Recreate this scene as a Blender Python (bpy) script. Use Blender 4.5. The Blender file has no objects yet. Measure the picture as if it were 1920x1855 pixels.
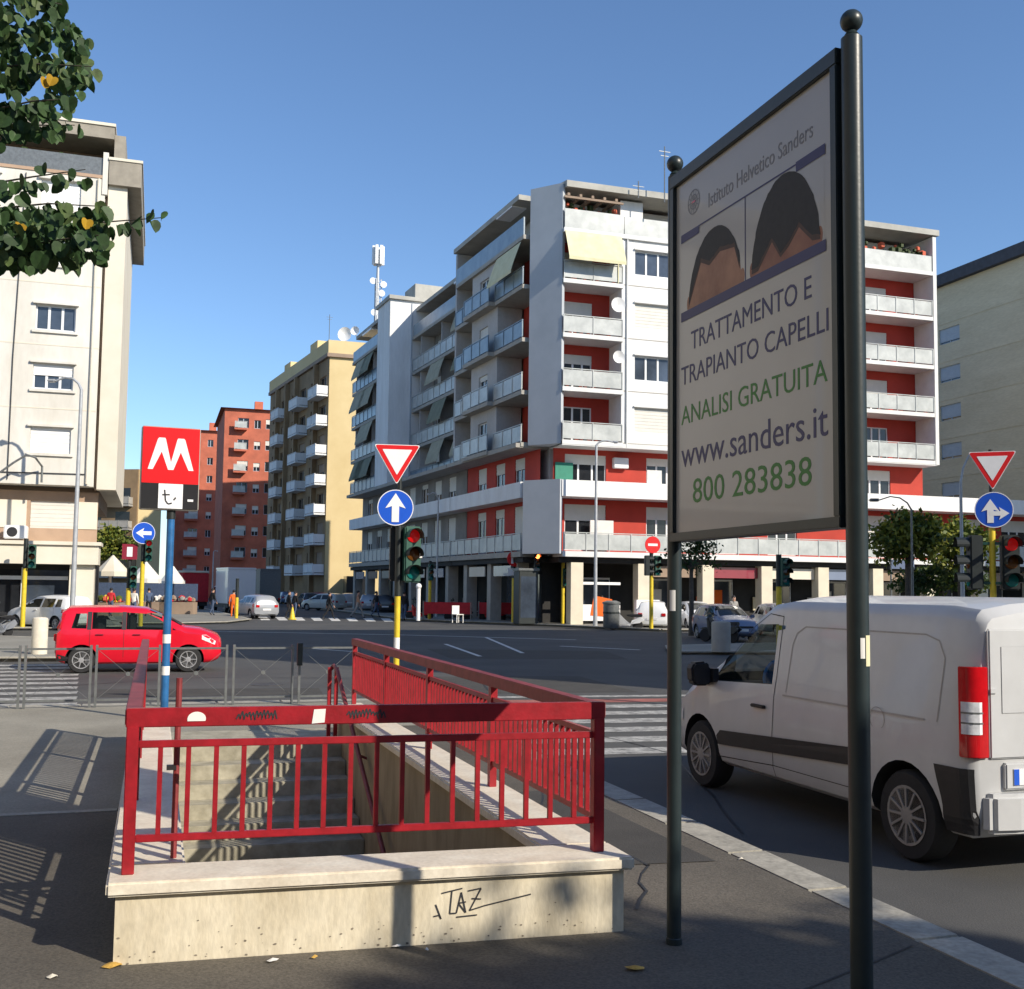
import bpy, bmesh, math, random
from mathutils import Matrix, Vector
random.seed(7)
R = math.radians
SC = bpy.context.scene
COL = SC.collection
# ---------------------------------------------------------------- camera
FPX, PPX, PPY, EYE = 2050., 960., 956., 1.95
YAW, PIT, ROL = R(-18), R(4.2), R(.7)
cf = Vector((-math.sin(YAW)*math.cos(PIT), math.cos(YAW)*math.cos(PIT), math.sin(PIT)))
r0 = Vector((math.cos(YAW), math.sin(YAW), 0)); u0 = r0.cross(cf)
cr = r0*math.cos(ROL)+u0*math.sin(ROL); cu = u0*math.cos(ROL)-r0*math.sin(ROL)
cam = bpy.data.cameras.new('camera'); co = bpy.data.objects.new('camera', cam); COL.objects.link(co)
co.matrix_world = Matrix(((cr.x, cu.x, -cf.x, 0), (cr.y, cu.y, -cf.y, 0), (cr.z, cu.z, -cf.z, EYE), (0, 0, 0, 1)))
cam.sensor_width = 36; cam.lens = FPX/1920*36; cam.shift_y = (PPY-927.5)/1920; cam.shift_x = 0
cam.clip_start = .05; cam.clip_end = 3000
SC.camera = co
# ---------------------------------------------------------------- light
SUN_EL, SUN_H = R(31.5), Vector((.575, -.818, 0)).normalized()
SUN = Vector((SUN_H.x*math.cos(SUN_EL), SUN_H.y*math.cos(SUN_EL), math.sin(SUN_EL)))
w = bpy.data.worlds.new("World"); SC.world = w; w.use_nodes = True
nt = w.node_tree; nt.nodes.clear()
sky = nt.nodes.new('ShaderNodeTexSky'); sky.sky_type = 'NISHITA'; sky.sun_disc = False
sky.sun_elevation = SUN_EL; sky.sun_rotation = math.atan2(SUN_H.x, SUN_H.y)
sky.air_density = 1.0; sky.dust_density = .25; sky.ozone_density = 5.6; sky.altitude = 50
bg = nt.nodes.new('ShaderNodeBackground'); bg.inputs[1].default_value = .15
wo = nt.nodes.new('ShaderNodeOutputWorld')
nt.links.new(sky.outputs[0], bg.inputs[0]); nt.links.new(bg.outputs[0], wo.inputs[0])
sl = bpy.data.lights.new('sun', 'SUN'); sl.energy = 5.0; sl.angle = R(.53); sl.color = (1, .91, .77)
so = bpy.data.objects.new('sun', sl); COL.objects.link(so)
so.rotation_euler = (-SUN).to_track_quat('-Z', 'Y').to_euler()
SC.view_settings.view_transform = 'Standard'; SC.view_settings.look = 'None'
SC.view_settings.exposure = .2; SC.view_settings.gamma = 1

# ---------------------------------------------------------------- placing: a photo pixel and a plane give a world point
def ray(x, y): return cf+cr*((x-PPX)/FPX)-cu*((y-PPY)/FPX)
def gp(x, y, z=0.):
    d = ray(x, y); t = (z-EYE)/d.z; return Vector((d.x*t, d.y*t, z))
def aty(x, y, Y):
    d = ray(x, y); t = Y/d.y; return Vector((d.x*t, Y, EYE+d.z*t))
def dep(x, y, d0):
    d = ray(x, y); h = Vector((cf.x, cf.y)).normalized(); t = d0/(d.x*h.x+d.y*h.y)
    return Vector((d.x*t, d.y*t, EYE+d.z*t))

# ---------------------------------------------------------------- materials
def mat(name, col, rough=.7, var=.15, scale=3., bump=0., bscale=60., metal=0., spec=.5, stretch=(1, 1, 1), col2=None, emit=None, coat=0., fine=0.):
    m = bpy.data.materials.new(name); m.use_nodes = True; n = m.node_tree; b = n.nodes['Principled BSDF']; L = n.links.new
    b.inputs['Roughness'].default_value = rough; b.inputs['Metallic'].default_value = metal
    b.inputs['Specular IOR Level'].default_value = spec; b.inputs['Coat Weight'].default_value = coat
    tc = n.nodes.new('ShaderNodeTexCoord'); mp = n.nodes.new('ShaderNodeMapping'); mp.inputs['Scale'].default_value = stretch
    L(tc.outputs['Object'], mp.inputs[0])
    if var > 0 or col2:
        nz = n.nodes.new('ShaderNodeTexNoise'); nz.inputs['Scale'].default_value = scale; nz.inputs['Detail'].default_value = 7
        nz.inputs['Roughness'].default_value = .62
        L(mp.outputs[0], nz.inputs[0])
        rp = n.nodes.new('ShaderNodeValToRGB'); rp.color_ramp.elements[0].position = .32; rp.color_ramp.elements[1].position = .68
        c2 = col2 or tuple(min(1, c*(1+var)) for c in col); c1 = col if col2 else tuple(c*(1-var) for c in col)
        rp.color_ramp.elements[0].color = (*c1, 1); rp.color_ramp.elements[1].color = (*c2, 1)
        L(nz.outputs[0], rp.inputs[0]); out = rp.outputs[0]
        if fine:
            n2 = n.nodes.new('ShaderNodeTexNoise'); n2.inputs['Scale'].default_value = bscale; n2.inputs['Detail'].default_value = 3
            L(mp.outputs[0], n2.inputs[0])
            mr = n.nodes.new('ShaderNodeMapRange'); mr.inputs[1].default_value = .3; mr.inputs[2].default_value = .7
            mr.inputs[3].default_value = 1-fine; mr.inputs[4].default_value = 1+fine; L(n2.outputs[0], mr.inputs[0])
            mx = n.nodes.new('ShaderNodeMix'); mx.data_type = 'RGBA'; mx.blend_type = 'MULTIPLY'; mx.inputs[0].default_value = 1
            L(out, mx.inputs[6]); L(mr.outputs[0], mx.inputs[7]); out = mx.outputs[2]
        L(out, b.inputs['Base Color'])
    else: b.inputs['Base Color'].default_value = (*col, 1)
    if bump:
        nb = n.nodes.new('ShaderNodeTexNoise'); nb.inputs['Scale'].default_value = bscale; nb.inputs['Detail'].default_value = 4
        L(mp.outputs[0], nb.inputs[0])
        bp = n.nodes.new('ShaderNodeBump'); bp.inputs['Strength'].default_value = bump; bp.inputs['Distance'].default_value = .01
        L(nb.outputs[0], bp.inputs['Height']); L(bp.outputs[0], b.inputs['Normal'])
    if emit:
        b.inputs['Emission Color'].default_value = (*emit[0], 1); b.inputs['Emission Strength'].default_value = emit[1]
    return m
def glassy(name, col, alpha):
    m = bpy.data.materials.new(name); m.use_nodes = True; n = m.node_tree; b = n.nodes['Principled BSDF']; L = n.links.new
    b.inputs['Base Color'].default_value = (*col, 1); b.inputs['Roughness'].default_value = .03
    t = n.nodes.new('ShaderNodeBsdfTransparent'); t.inputs[0].default_value = (.72, .8, .76, 1)
    mx = n.nodes.new('ShaderNodeMixShader'); mx.inputs[0].default_value = alpha
    L(t.outputs[0], mx.inputs[1]); L(b.outputs[0], mx.inputs[2]); L(mx.outputs[0], n.nodes['Material Output'].inputs[0])
    return m
M = {}
def mk(k, *a, **kw): M[k] = mat(k, *a, **kw)
mk('road', (.05, .05, .05), .85, col2=(.085, .083, .078), scale=.35, bump=.35, bscale=90, fine=.25)
mk('pave_mid', (.2, .185, .15), .9, col2=(.3, .28, .23), scale=.6, bump=.25, bscale=60, fine=.18)
mk('pave', (.07, .062, .05), .9, col2=(.125, .11, .088), scale=.5, bump=.4, bscale=70, fine=.3)
mk('pave_light', (.2, .19, .165), .9, col2=(.27, .26, .225), scale=.4, bump=.2, bscale=40, fine=.15)
mk('kerb', (.34, .32, .27), .8, .22, 5, .3, 30, fine=.15)
mk('paint_white', (.5, .5, .48), .8, col2=(.7, .69, .65), scale=2.5, fine=.2, bscale=30)
mk('paint_worn', (.12, .12, .115), .85, col2=(.5, .49, .46), scale=5.5, fine=.25, bscale=26)
mk('patch', (.05, .047, .042), .9, .2, 2, .4, 80, fine=.3)
mk('tar', (.02, .02, .02), .6, .2, 8)
mk('iron', (.09, .08, .07), .6, .3, 12, .3, 40, metal=.5)
mk('paint_red', (.3, .1, .08), .85, .3, 2)
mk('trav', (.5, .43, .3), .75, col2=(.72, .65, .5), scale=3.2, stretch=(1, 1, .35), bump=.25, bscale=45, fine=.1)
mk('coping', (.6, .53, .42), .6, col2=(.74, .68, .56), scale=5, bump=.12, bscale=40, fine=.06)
mk('inner', (.2, .16, .1), .75, col2=(.34, .28, .19), scale=5, stretch=(1, 1, .3), bump=.2, bscale=30)  # travertine darkened, the stairwell's shade put into the colour
mk('step', (.24, .22, .16), .75, col2=(.42, .39, .3), scale=6, bump=.1, bscale=50)
mk('rail', (.23, .007, .012), .42, col2=(.36, .011, .02), scale=11, bump=.12, bscale=40, coat=.1)
mk('rail_old', (.16, .02, .022), .55, col2=(.27, .04, .042), scale=7, bump=.15, bscale=30)
mk('dgreen', (.018, .028, .03), .38, .15, 6, .05, 40)
mk('poster', (.4, .38, .36), .3, .03, 2, coat=.25)
mk('navy', (.03, .028, .12), .5, .05)
mk('greentxt', (.03, .2, .025), .5, .05)
mk('greytxt', (.2, .2, .22), .5, .05)
mk('hair', (.012, .01, .011), .6, .4, 30)
mk('skinphoto', (.2, .06, .03), .5, col2=(.36, .15, .08), scale=5)
mk('skinphoto2', (.24, .09, .045), .5, col2=(.42, .2, .11), scale=5)
mk('vanwhite', (.5, .505, .505), .35, .06, 2.5, coat=.25)
mk('carred', (.62, .006, .022), .25, .05, 2, coat=.5)
mk('carsilver', (.35, .37, .4), .3, .05, 2, metal=.3, coat=.5)
mk('carwhite', (.78, .79, .8), .3, .03, 2, coat=.5)
mk('carblue', (.16, .2, .3), .25, .05, 2, coat=.5)
mk('carcream', (.55, .54, .48), .3, .05, 2, coat=.5)
mk('carmaroon', (.25, .02, .04), .3, .05, 2, coat=.5)
mk('carblack', (.02, .022, .026), .3, .05, 2, coat=.5)
mk('plastic', (.016, .016, .018), .55, .2, 8)
mk('interior', (.02, .02, .02), .9, .3, 4)
mk('tyre', (.018, .018, .019), .85, .2, 12)
mk('rim', (.42, .42, .43), .4, .1, 8, metal=.5)
mk('hubcap', (.3, .29, .28), .45, .1, 8, metal=.3)
mk('taillight', (.5, .006, .01), .12, .15, 9, coat=.5)
mk('lampclear', (.75, .76, .78), .12, .2, 14, coat=.6)
mk('plate', (.75, .75, .75), .4, .03)
mk('blue', (.01, .09, .55), .4, .05)
mk('grime', (.2, .17, .13), .9, .3, 6)
mk('lightblue', (.02, .24, .75), .4, .05)
mk('signwhite', (.82, .82, .82), .35, .04, 6)
mk('signred', (.68, .015, .018), .35, .08, 6)
mk('mred', (.75, .012, .016), .3, .05, 4)
mk('bluepole', (.02, .12, .3), .4, .25, 6)
mk('yellow', (.68, .5, .03), .45, .15, 8)
mk('tlgreen', (.02, .085, .06), .5, .15, 6)
mk('tldark', (.014, .02, .02), .5, .2, 6)
mk('redlens', (.5, .004, .006), .2, 0, emit=((1, .02, .02), .12))
mk('redlamp', (.9, .1, .02), .2, 0, emit=((1, .16, .03), 9))
mk('amberlens', (.13, .045, .005), .2, .1)
mk('cyanlens', (.004, .16, .15), .2, .1)
mk('greymetal', (.17, .18, .18), .4, .2, 9, metal=.4)
mk('lamp_grey', (.42, .44, .46), .45, .12, 4, metal=.2)
mk('white_wall', (.7, .69, .67), .8, col2=(.82, .82, .81), scale=1.1, stretch=(1, 1, .22), bump=.08, bscale=8, fine=.03)
mk('grey_wall', (.4, .43, .46), .8, col2=(.48, .51, .54), scale=.4, bump=.08, bscale=8)  # chamfer toned blue grey, its grazing light put into the colour
mk('shade_wall', (.4, .385, .37), .85, col2=(.52, .5, .48), scale=.4, fine=.05, bscale=8)  # white wall paint darkened, facade shade put into the colour
mk('white_slab', (.7, .7, .68), .8, .08, 1.2)
mk('red_wall', (.44, .042, .025), .8, .12, .8)
mk('rail_panel', (.36, .38, .37), .35, col2=(.54, .56, .54), scale=1.3)
mk('blue_panel', (.16, .22, .28), .3, col2=(.26, .33, .38), scale=1.3)
mk('glass', (.05, .065, .09), .08, .4, .7, spec=.7)
mk('glass_dark', (.018, .02, .024), .1, .4, .7)
mk('frame_white', (.74, .75, .75), .5, .05)
mk('shutter', (.66, .64, .58), .6, .05, 2)
mk('shutter_white', (.82, .82, .8), .6, .03, 2)
mk('awning', (.6, .56, .34), .85, col2=(.7, .66, .44), scale=2)
mk('shade_back_wall', (.25, .235, .215), .9, .2, .5)  # dim back walls, deep balcony shade put into the colour
mk('awning_grey', (.36, .34, .25), .9, .15, 1.5)
mk('hairfade', (.07, .035, .024), .6, .3, 14)
mk('awning_green', (.2, .21, .15), .9, .2, 1.5)
mk('dark', (.02, .019, .018), .8, .4, 1)  # near black, shade of the shop recesses put into the colour
mk('roofgrey', (.4, .39, .35), .85, .15, 1)
mk('cream', (.66, .6, .48), .85, col2=(.74, .69, .58), scale=.5)
mk('leftwall', (.6, .57, .5), .85, col2=(.74, .72, .66), scale=.8, stretch=(1, 1, .3), bump=.06, bscale=6, fine=.03)
mk('brown', (.3, .22, .16), .85, .15, .8)
mk('pinkbrown', (.42, .29, .2), .85, .12, .8)
mk('eave', (.3, .27, .22), .85, .15, 2)
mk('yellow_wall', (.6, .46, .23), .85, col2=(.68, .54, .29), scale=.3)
mk('ochre', (.27, .18, .095), .85, .25, .4)  # yellow wall paint darkened, shade of the street sides put into the colour
mk('orange', (.46, .13, .075), .85, .2, .6)
mk('tile', (.36, .14, .08), .9, .3, 2)
mk('tan', (.52, .45, .31), .9, col2=(.6, .53, .38), scale=.5, stretch=(.4, .4, 2.2), fine=.08, bscale=6)
mk('tanblue', (.36, .42, .48), .6, .06, 2)
mk('darkroof', (.05, .055, .07), .8, .2, 2)
mk('concrete', (.36, .34, .3), .85, .12, 2)
mk('column', (.66, .6, .47), .8, .08, 1.5)
mk('bark', (.09, .075, .06), .95, .3, 8, .6, 25)
mk('leaf1', (.03, .07, .02), .6, .4, 25); mk('leaf2', (.05, .105, .03), .6, .4, 25)
mk('leaf3', (.1, .15, .05), .6, .35, 25); mk('leafy', (.5, .3, .02), .6, .2, 8)
mk('tleaf1', (.11, .15, .018), .6, .3, 3); mk('tleaf2', (.22, .23, .03), .6, .3, 3); mk('tleaf3', (.045, .075, .013), .6, .3, 3)
mk('skin', (.42, .24, .17), .6, .05); mk('jeans', (.06, .09, .16), .9, .2, 9); mk('blackcloth', (.012, .012, .014), .9, .2)
mk('orangecloth', (.75, .13, .01), .8, .1); mk('redcloth', (.5, .02, .03), .8, .15, 4); mk('greycloth', (.3, .29, .27), .9, .1)
mk('tancloth', (.4, .22, .14), .9, .1); mk('whitecloth', (.72, .7, .66), .9, .06, 3)
mk('paper', (.8, .78, .74), .8, .05); mk('deadleaf', (.5, .3, .06), .8, .35, 30); mk('ink', (.03, .03, .035), .8, 0)
mk('greenshut', (.02, .2, .13), .6, .1)
mk('terracotta', (.6, .12, .06), .8, .1); mk('stone', (.66, .61, .5), .85, .12, 5, .2, 30)
M['carglass'] = glassy('carglass', (.02, .03, .028), .22)
mk('tint', (.012, .016, .017), .06, .3, 1, spec=.6)
for k in ('leaf1', 'leaf2', 'leaf3', 'leafy', 'tleaf1', 'tleaf2', 'tleaf3'):
    n = M[k].node_tree; b = n.nodes['Principled BSDF']; t = n.nodes.new('ShaderNodeBsdfTranslucent')
    cin = b.inputs['Base Color'].links[0].from_socket; n.links.new(cin, t.inputs[0])
    mx = n.nodes.new('ShaderNodeMixShader'); mx.inputs[0].default_value = .3
    n.links.new(b.outputs[0], mx.inputs[1]); n.links.new(t.outputs[0], mx.inputs[2])
    n.links.new(mx.outputs[0], n.nodes['Material Output'].inputs[0])

def lerp(a, b, t): return a+(b-a)*t
# ---------------------------------------------------------------- mesh builder
class MB:
    def __init__(s, X=None): s.v = []; s.f = []; s.m = []; s.X = X; s.mi = 0
    def add(s, vs, fs, mi=None):
        b = len(s.v); mi = s.mi if mi is None else mi
        s.v += [tuple(s.X @ Vector(v)) if s.X else tuple(v) for v in vs]
        for f in fs: s.f.append([b+i for i in f]); s.m.append(mi)
        return s
    def box(s, x0, x1, y0, y1, z0, z1, mi=None):
        vs = [(x, y, z) for z in (z0, z1) for y in (y0, y1) for x in (x0, x1)]
        return s.add(vs, [(0, 2, 3, 1), (4, 5, 7, 6), (0, 1, 5, 4), (2, 6, 7, 3), (0, 4, 6, 2), (1, 3, 7, 5)], mi)
    def quad(s, a, b, c, d, mi=None): return s.add([a, b, c, d], [(0, 1, 2, 3)], mi)
    def bar(s, p, q, w, h=None, mi=None):       # rectangular bar between two points
        p, q = Vector(p), Vector(q); h = h or w; d = (q-p).normalized()
        up = Vector((0, 0, 1)) if abs(d.z) < .95 else Vector((0, 1, 0))
        a = d.cross(up).normalized()*w/2; b = a.cross(d).normalized()*h/2
        vs = [c+i*a+j*b for c in (p, q) for i, j in ((-1, -1), (1, -1), (1, 1), (-1, 1))]
        return s.add(vs, [(0, 1, 2, 3), (7, 6, 5, 4), (0, 4, 5, 1), (1, 5, 6, 2), (2, 6, 7, 3), (3, 7, 4, 0)], mi)
    def tube(s, pts, r, n=8, mi=None, cap=True):
        pts = [Vector(p) for p in pts]; rs = r if isinstance(r, (list, tuple)) else [r]*len(pts); vs = []; fs = []
        pa = None
        for i, p in enumerate(pts):
            d = (pts[min(i+1, len(pts)-1)]-pts[max(i-1, 0)]).normalized()
            if pa is None: pa = d.orthogonal().normalized()
            pa = (pa-d*pa.dot(d)).normalized(); b = d.cross(pa)
            vs += [p+(pa*math.cos(t)+b*math.sin(t))*rs[i] for t in [2*math.pi*k/n for k in range(n)]]
        for i in range(len(pts)-1):
            for k in range(n): fs.append((i*n+k, i*n+(k+1) % n, (i+1)*n+(k+1) % n, (i+1)*n+k))
        if cap: fs += [tuple(range(n))[::-1], tuple(range((len(pts)-1)*n, len(pts)*n))]
        return s.add(vs, fs, mi)
    def lathe(s, prof, c=(0, 0, 0), n=20, axis='z', mi=None):
        vs = []; fs = []; c = Vector(c)
        for r, h in prof:
            for k in range(n):
                t = 2*math.pi*k/n; a, b = r*math.cos(t), r*math.sin(t)
                vs.append(c+Vector({'z': (a, b, h), 'x': (h, a, b), 'y': (a, h, b)}[axis]))
        for i in range(len(prof)-1):
            for k in range(n): fs.append((i*n+k, i*n+(k+1) % n, (i+1)*n+(k+1) % n, (i+1)*n+k))
        fs += [tuple(range(n))[::-1], tuple(range((len(prof)-1)*n, len(prof)*n))]
        return s.add(vs, fs, mi)
    def prism(s, poly, a0, a1, axis='z', mi=None):  # polygon extruded along an axis
        f = {'z': lambda p, h: (p[0], p[1], h), 'x': lambda p, h: (h, p[0], p[1]), 'y': lambda p, h: (p[0], h, p[1])}[axis]
        n = len(poly); vs = [f(p, a0) for p in poly]+[f(p, a1) for p in poly]
        return s.add(vs, [tuple(range(n)), tuple(range(n, 2*n))[::-1]]+[(i, (i+1) % n, n+(i+1) % n, n+i) for i in range(n)], mi)
    def ball(s, c, r, n=16, mi=None, sc=(1, 1, 1)):
        vs = []; fs = []; m = n//2
        for i in range(1, m):
            for k in range(n):
                a = math.pi*i/m; t = 2*math.pi*k/n
                vs.append((c[0]+r*sc[0]*math.sin(a)*math.cos(t), c[1]+r*sc[1]*math.sin(a)*math.sin(t), c[2]+r*sc[2]*math.cos(a)))
        vs += [(c[0], c[1], c[2]+r*sc[2]), (c[0], c[1], c[2]-r*sc[2])]; T = len(vs)-2
        for i in range(m-2):
            for k in range(n): fs.append((i*n+k, (i+1)*n+k, (i+1)*n+(k+1) % n, i*n+(k+1) % n))
        for k in range(n): fs += [(T, k, (k+1) % n), (T+1, (m-2)*n+(k+1) % n, (m-2)*n+k)]
        return s.add(vs, fs, mi)
    def mesh(s, name, mats, smooth=False, bevel=0, norm=True, inv=None):
        me = bpy.data.meshes.new(name)
        vs = [tuple(inv @ Vector(v)) for v in s.v] if inv else s.v
        me.from_pydata(vs, [], s.f)
        for m in (mats if isinstance(mats, (list, tuple)) else [mats]): me.materials.append(M[m] if isinstance(m, str) else m)
        me.polygons.foreach_set('material_index', s.m)
        if norm or bevel:
            b = bmesh.new(); b.from_mesh(me)
            if norm: bmesh.ops.recalc_face_normals(b, faces=b.faces)
            if bevel:
                ed = [e for e in b.edges if len(e.link_faces) == 2 and e.calc_face_angle(0) > R(35)]
                bmesh.ops.bevel(b, geom=ed, offset=bevel, segments=2, affect='EDGES', clamp_overlap=True)
            b.to_mesh(me); b.free()
        if smooth:
            me.polygons.foreach_set('use_smooth', [True]*len(me.polygons))
            me.set_sharp_from_angle(angle=R(38 if smooth is True else smooth))
        return me
    def build(s, name, mats, parent=None, world=False, **kw):
        inv = None
        if parent and world:
            p = parent
            while p.parent: p = p.parent
            inv = p.matrix_basis.inverted()
        o = bpy.data.objects.new(name, s.mesh(name, mats, inv=inv, **kw)); COL.objects.link(o)
        if parent: o.parent = parent
        return o
def tag(o, label=None, cat=None, group=None, kind=None):
    if label: o['label'] = label
    if cat: o['category'] = cat
    if group: o['group'] = group
    if kind: o['kind'] = kind
    return o
def thing(name, label, cat, loc=(0, 0, 0), rz=0, group=None):
    o = bpy.data.objects.new(name, None); COL.objects.link(o); o.empty_display_size = .2
    o.location = loc; o.rotation_euler = (0, 0, rz)
    o.matrix_basis = Matrix.Translation(Vector(loc)) @ Matrix.Rotation(rz, 4, 'Z')
    return tag(o, label, cat, group)
def kids(o): return [c for c in bpy.data.objects if c.parent == o]
def copy_tree(o, parent=None):
    c = o.copy(); COL.objects.link(c)
    if parent: c.parent = parent
    for k in kids(o): copy_tree(k, c)
    return c
def struct(mb, name, mats, **kw): return tag(mb.build(name, mats, **kw), kind='structure')
_tc = {}
def text_mb(txt, fit, mb, P, mi=0, depth=.003):
    # lettering as thin solid letters; fit=(width,height) box; P maps (a, b, d) to a point
    cu_ = bpy.data.curves.new('t', 'FONT'); cu_.body = txt; cu_.extrude = .001; cu_.resolution_u = 3
    ob = bpy.data.objects.new('t', cu_); COL.objects.link(ob); dg = bpy.context.evaluated_depsgraph_get()
    me = bpy.data.meshes.new_from_object(ob.evaluated_get(dg)); bpy.data.objects.remove(ob)
    xs = [v.co.x for v in me.vertices]; ys = [v.co.y for v in me.vertices]
    x0, x1, y0, y1 = min(xs), max(xs), min(ys), max(ys)
    vs = [P((v.co.x-x0)/(x1-x0)*fit[0], (v.co.y-y0)/(y1-y0)*fit[1], depth if v.co.z > 0 else 0) for v in me.vertices]
    mb.add(vs, [tuple(p.vertices) for p in me.polygons], mi); bpy.data.meshes.remove(me)

# ================================================================ ground
KX = 4.2                                    # kerb line of the near pavement
SX0, SX1, SY0, SY1 = -.13, 2.47, 5.74, 13.6   # outer faces of the stairwell walls
def shear(x, y): return y-.068*(x-SX0)*max(0, min(1, 1-(y-5.7)/8))
g = MB(); 
hole = (SX0+.1, SX1-.1, SY0+.1, SY1-.35)
def frame_quads(mb, X0, X1, Y0, Y1, z, hl):
    a, b, c, d = hl
    mb.quad((X0, Y0, z), (a, Y0, z), (a, Y1, z), (X0, Y1, z)); mb.quad((b, Y0, z), (X1, Y0, z), (X1, Y1, z), (b, Y1, z))
    mb.quad((a, Y0, z), (b, Y0, z), (b, c, z), (a, c, z)); mb.quad((a, d, z), (b, d, z), (b, Y1, z), (a, Y1, z))
frame_quads(g, -900, 900, -300, 2200, 0, hole); struct(g, 'road', 'road')
g = MB(); frame_quads(g, -40, KX-.3, -25, 17.9, .12, hole); struct(g, 'pavement', 'pave')
g = MB(); g.quad((-40, 9.68, .124), (SX0-.005, 9.68, .124), (SX0-.005, 17.9, .124), (-40, 17.9, .124)).quad((SX0-.005, SY1+.9, .124), (KX-.3, SY1+.9, .124), (KX-.3, 17.9, .124), (SX0-.005, 17.9, .124)); struct(g, 'concrete_pavement', 'pave_mid')
g = MB(); y = -25
while y < 17.9:
    g.box(KX-.3+.002, KX, y, y+.985, -.02, .123); y += 1
x = -40
while x < KX-.35: g.box(x, min(x+.985, KX-.3), 17.9, 18.2, -.02, .123); x += 1
struct(g, 'kerb', 'kerb', bevel=.012)
# pale concrete joints and patch of the near pavement
g = MB(); g.box(-40, SX0-.1, 9.58, 9.675, .1, .126); struct(g, 'pavement_joint', 'kerb')
# far pavements, as solid slabs with a kerb face
def pave(name, poly, m='pave_light', h=.12):
    g = MB(); g.prism([(p[0], p[1]) for p in poly], -.05, h); struct(g, name, m)
    g = MB()
    for i in range(len(poly)):
        a, b = Vector((*poly[i][:2], h-.01)), Vector((*poly[(i+1) % len(poly)][:2], h-.01))
        if (b-a).length < 60: g.bar(a, b, .3, .04)
    struct(g, 'kerb', 'kerb')
a = [gp(1240, 1180, .12), gp(1060, 1172, .12), gp(900, 1165, .12), gp(760, 1160, .12)]
pave('far_pavement', [(75, 49.5), (a[0].x, a[0].y), (a[1].x, a[1].y), (a[2].x-.6, a[2].y), (a[3].x, a[3].y), (14.2, 110), (40, 112), (75, 60)])
pave('island_pavement', [(-1.2, 57.5), (1.2, 57.6), (3.6, 59.5), (5.2, 64.5), (4.6, 78), (2.5, 135), (-8, 130), (-5, 70)])
pave('left_pavement', [(-40, 31.5), (-1.9, 30.2), (-1.2, 31.3), (-2.2, 40), (-6, 43), (-40, 44)])
pave('left_building_pavement', [(-40, 50), (-3, 50.6), (-1.5, 53), (-2.5, 70), (-9, 110), (-40, 80)])
pave('right_island', [(15.5, 31.2), (24, 30), (30, 34), (26, 37), (17, 34.5)], h=.1)
# road markings
def mark(name, quads, m='paint_white', z=.004):
    g = MB()
    for q in quads: g.add([(p[0], p[1], z) for p in q], [tuple(range(len(q)))])
    struct(g, name, m, norm=False)
def strip(p, q, wd):
    p, q = Vector((p[0], p[1])), Vector((q[0], q[1])); n = (q-p).normalized(); n = Vector((-n.y, n.x))*wd/2
    return [p-n, q-n, q+n, p+n]
mark('zebra_crossing', [[(-9, y), (-1.15-.06*i, y), (-1.15-.06*i, y+.5), (-9, y+.5)] for i, y in enumerate([19.1+1.05*k for k in range(10)])], 'paint_worn')
mark('zebra_crossing', [[(4.5, y), (8.6, y-.35), (8.6, y+.15), (4.5, y+.5)] for y in [12.3+1.0*k for k in range(6)]], 'paint_worn')
mark('stop_line', [strip((4.4, 19.3), (14, 18.4), .3)], 'paint_worn'); mark('red_bus_lane_band', [strip((4.4, 18.5), (14, 17.6), .55)], 'paint_red')
mark('lane_line', [strip(gp(400, 1184), gp(760, 1191), .22), strip(gp(760, 1191), gp(1080, 1200), .2), strip(gp(835, 1208), gp(900, 1231), .14),
                   strip(gp(910, 1195), gp(980, 1225), .14), strip(gp(1050, 1212), gp(1200, 1219), .2), strip(gp(560, 1215), gp(660, 1222), .16)])
mark('zebra_crossing', [[gp(x, 1163+.012*(x-480)), gp(x+17, 1163+.012*(x-480)), gp(x+10, 1157+.012*(x-480)), gp(x-7, 1157+.012*(x-480))] for x in range(490, 750, 33)])
# worn patches, cracks and covers
mark('asphalt_patch', [[(-2.6, 4.0), (-.9, 4.2), (-1.0, 6.3), (-2.7, 6.1)], [(2.75, 6.9), (3.7, 6.8), (3.65, 9.6), (2.8, 9.5)], [(-6, 7.5), (-3.4, 7.7), (-3.5, 8.9), (-6, 8.8)]], 'patch', .1245)
mark('asphalt_patch', [[(5, 20), (9, 19.6), (9.3, 23.5), (5.2, 24)], [(-1, 20.5), (3, 20.2), (3.1, 21.6), (-1, 22)], [(8, 30), (13, 29), (14, 33), (8.5, 35)]], 'patch', .0025)
def crack(name, pts, z, wd=.014):
    q = [Vector(p) for p in pts]; out = []
    for a, b in zip(q, q[1:]):
        n = 5; pr_ = a
        for i in range(1, n+1):
            c = a.lerp(b, i/n)+Vector((random.uniform(-.05, .05), random.uniform(-.05, .05))); out.append(strip(pr_, c, wd*random.uniform(.6, 1.6))); pr_ = c
    mark(name, out, 'tar', z)
crack('pavement_crack', [(.2, 4.5), (1.3, 4.75), (2.3, 4.3), (3.8, 4.9)], .1255); crack('pavement_crack', [(2.7, 5.9), (3.2, 6.8), (3.0, 8.2), (3.6, 10)], .1255); crack('pavement_crack', [(-3, 5), (-1.8, 6.6), (-2.2, 8.8)], .1255)
crack('road_crack', [(4.6, 8), (6, 12), (5.4, 17), (7, 24)], .006, .03); crack('road_crack', [(-3, 22), (1, 24.5), (5, 23.5)], .006, .03)
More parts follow.
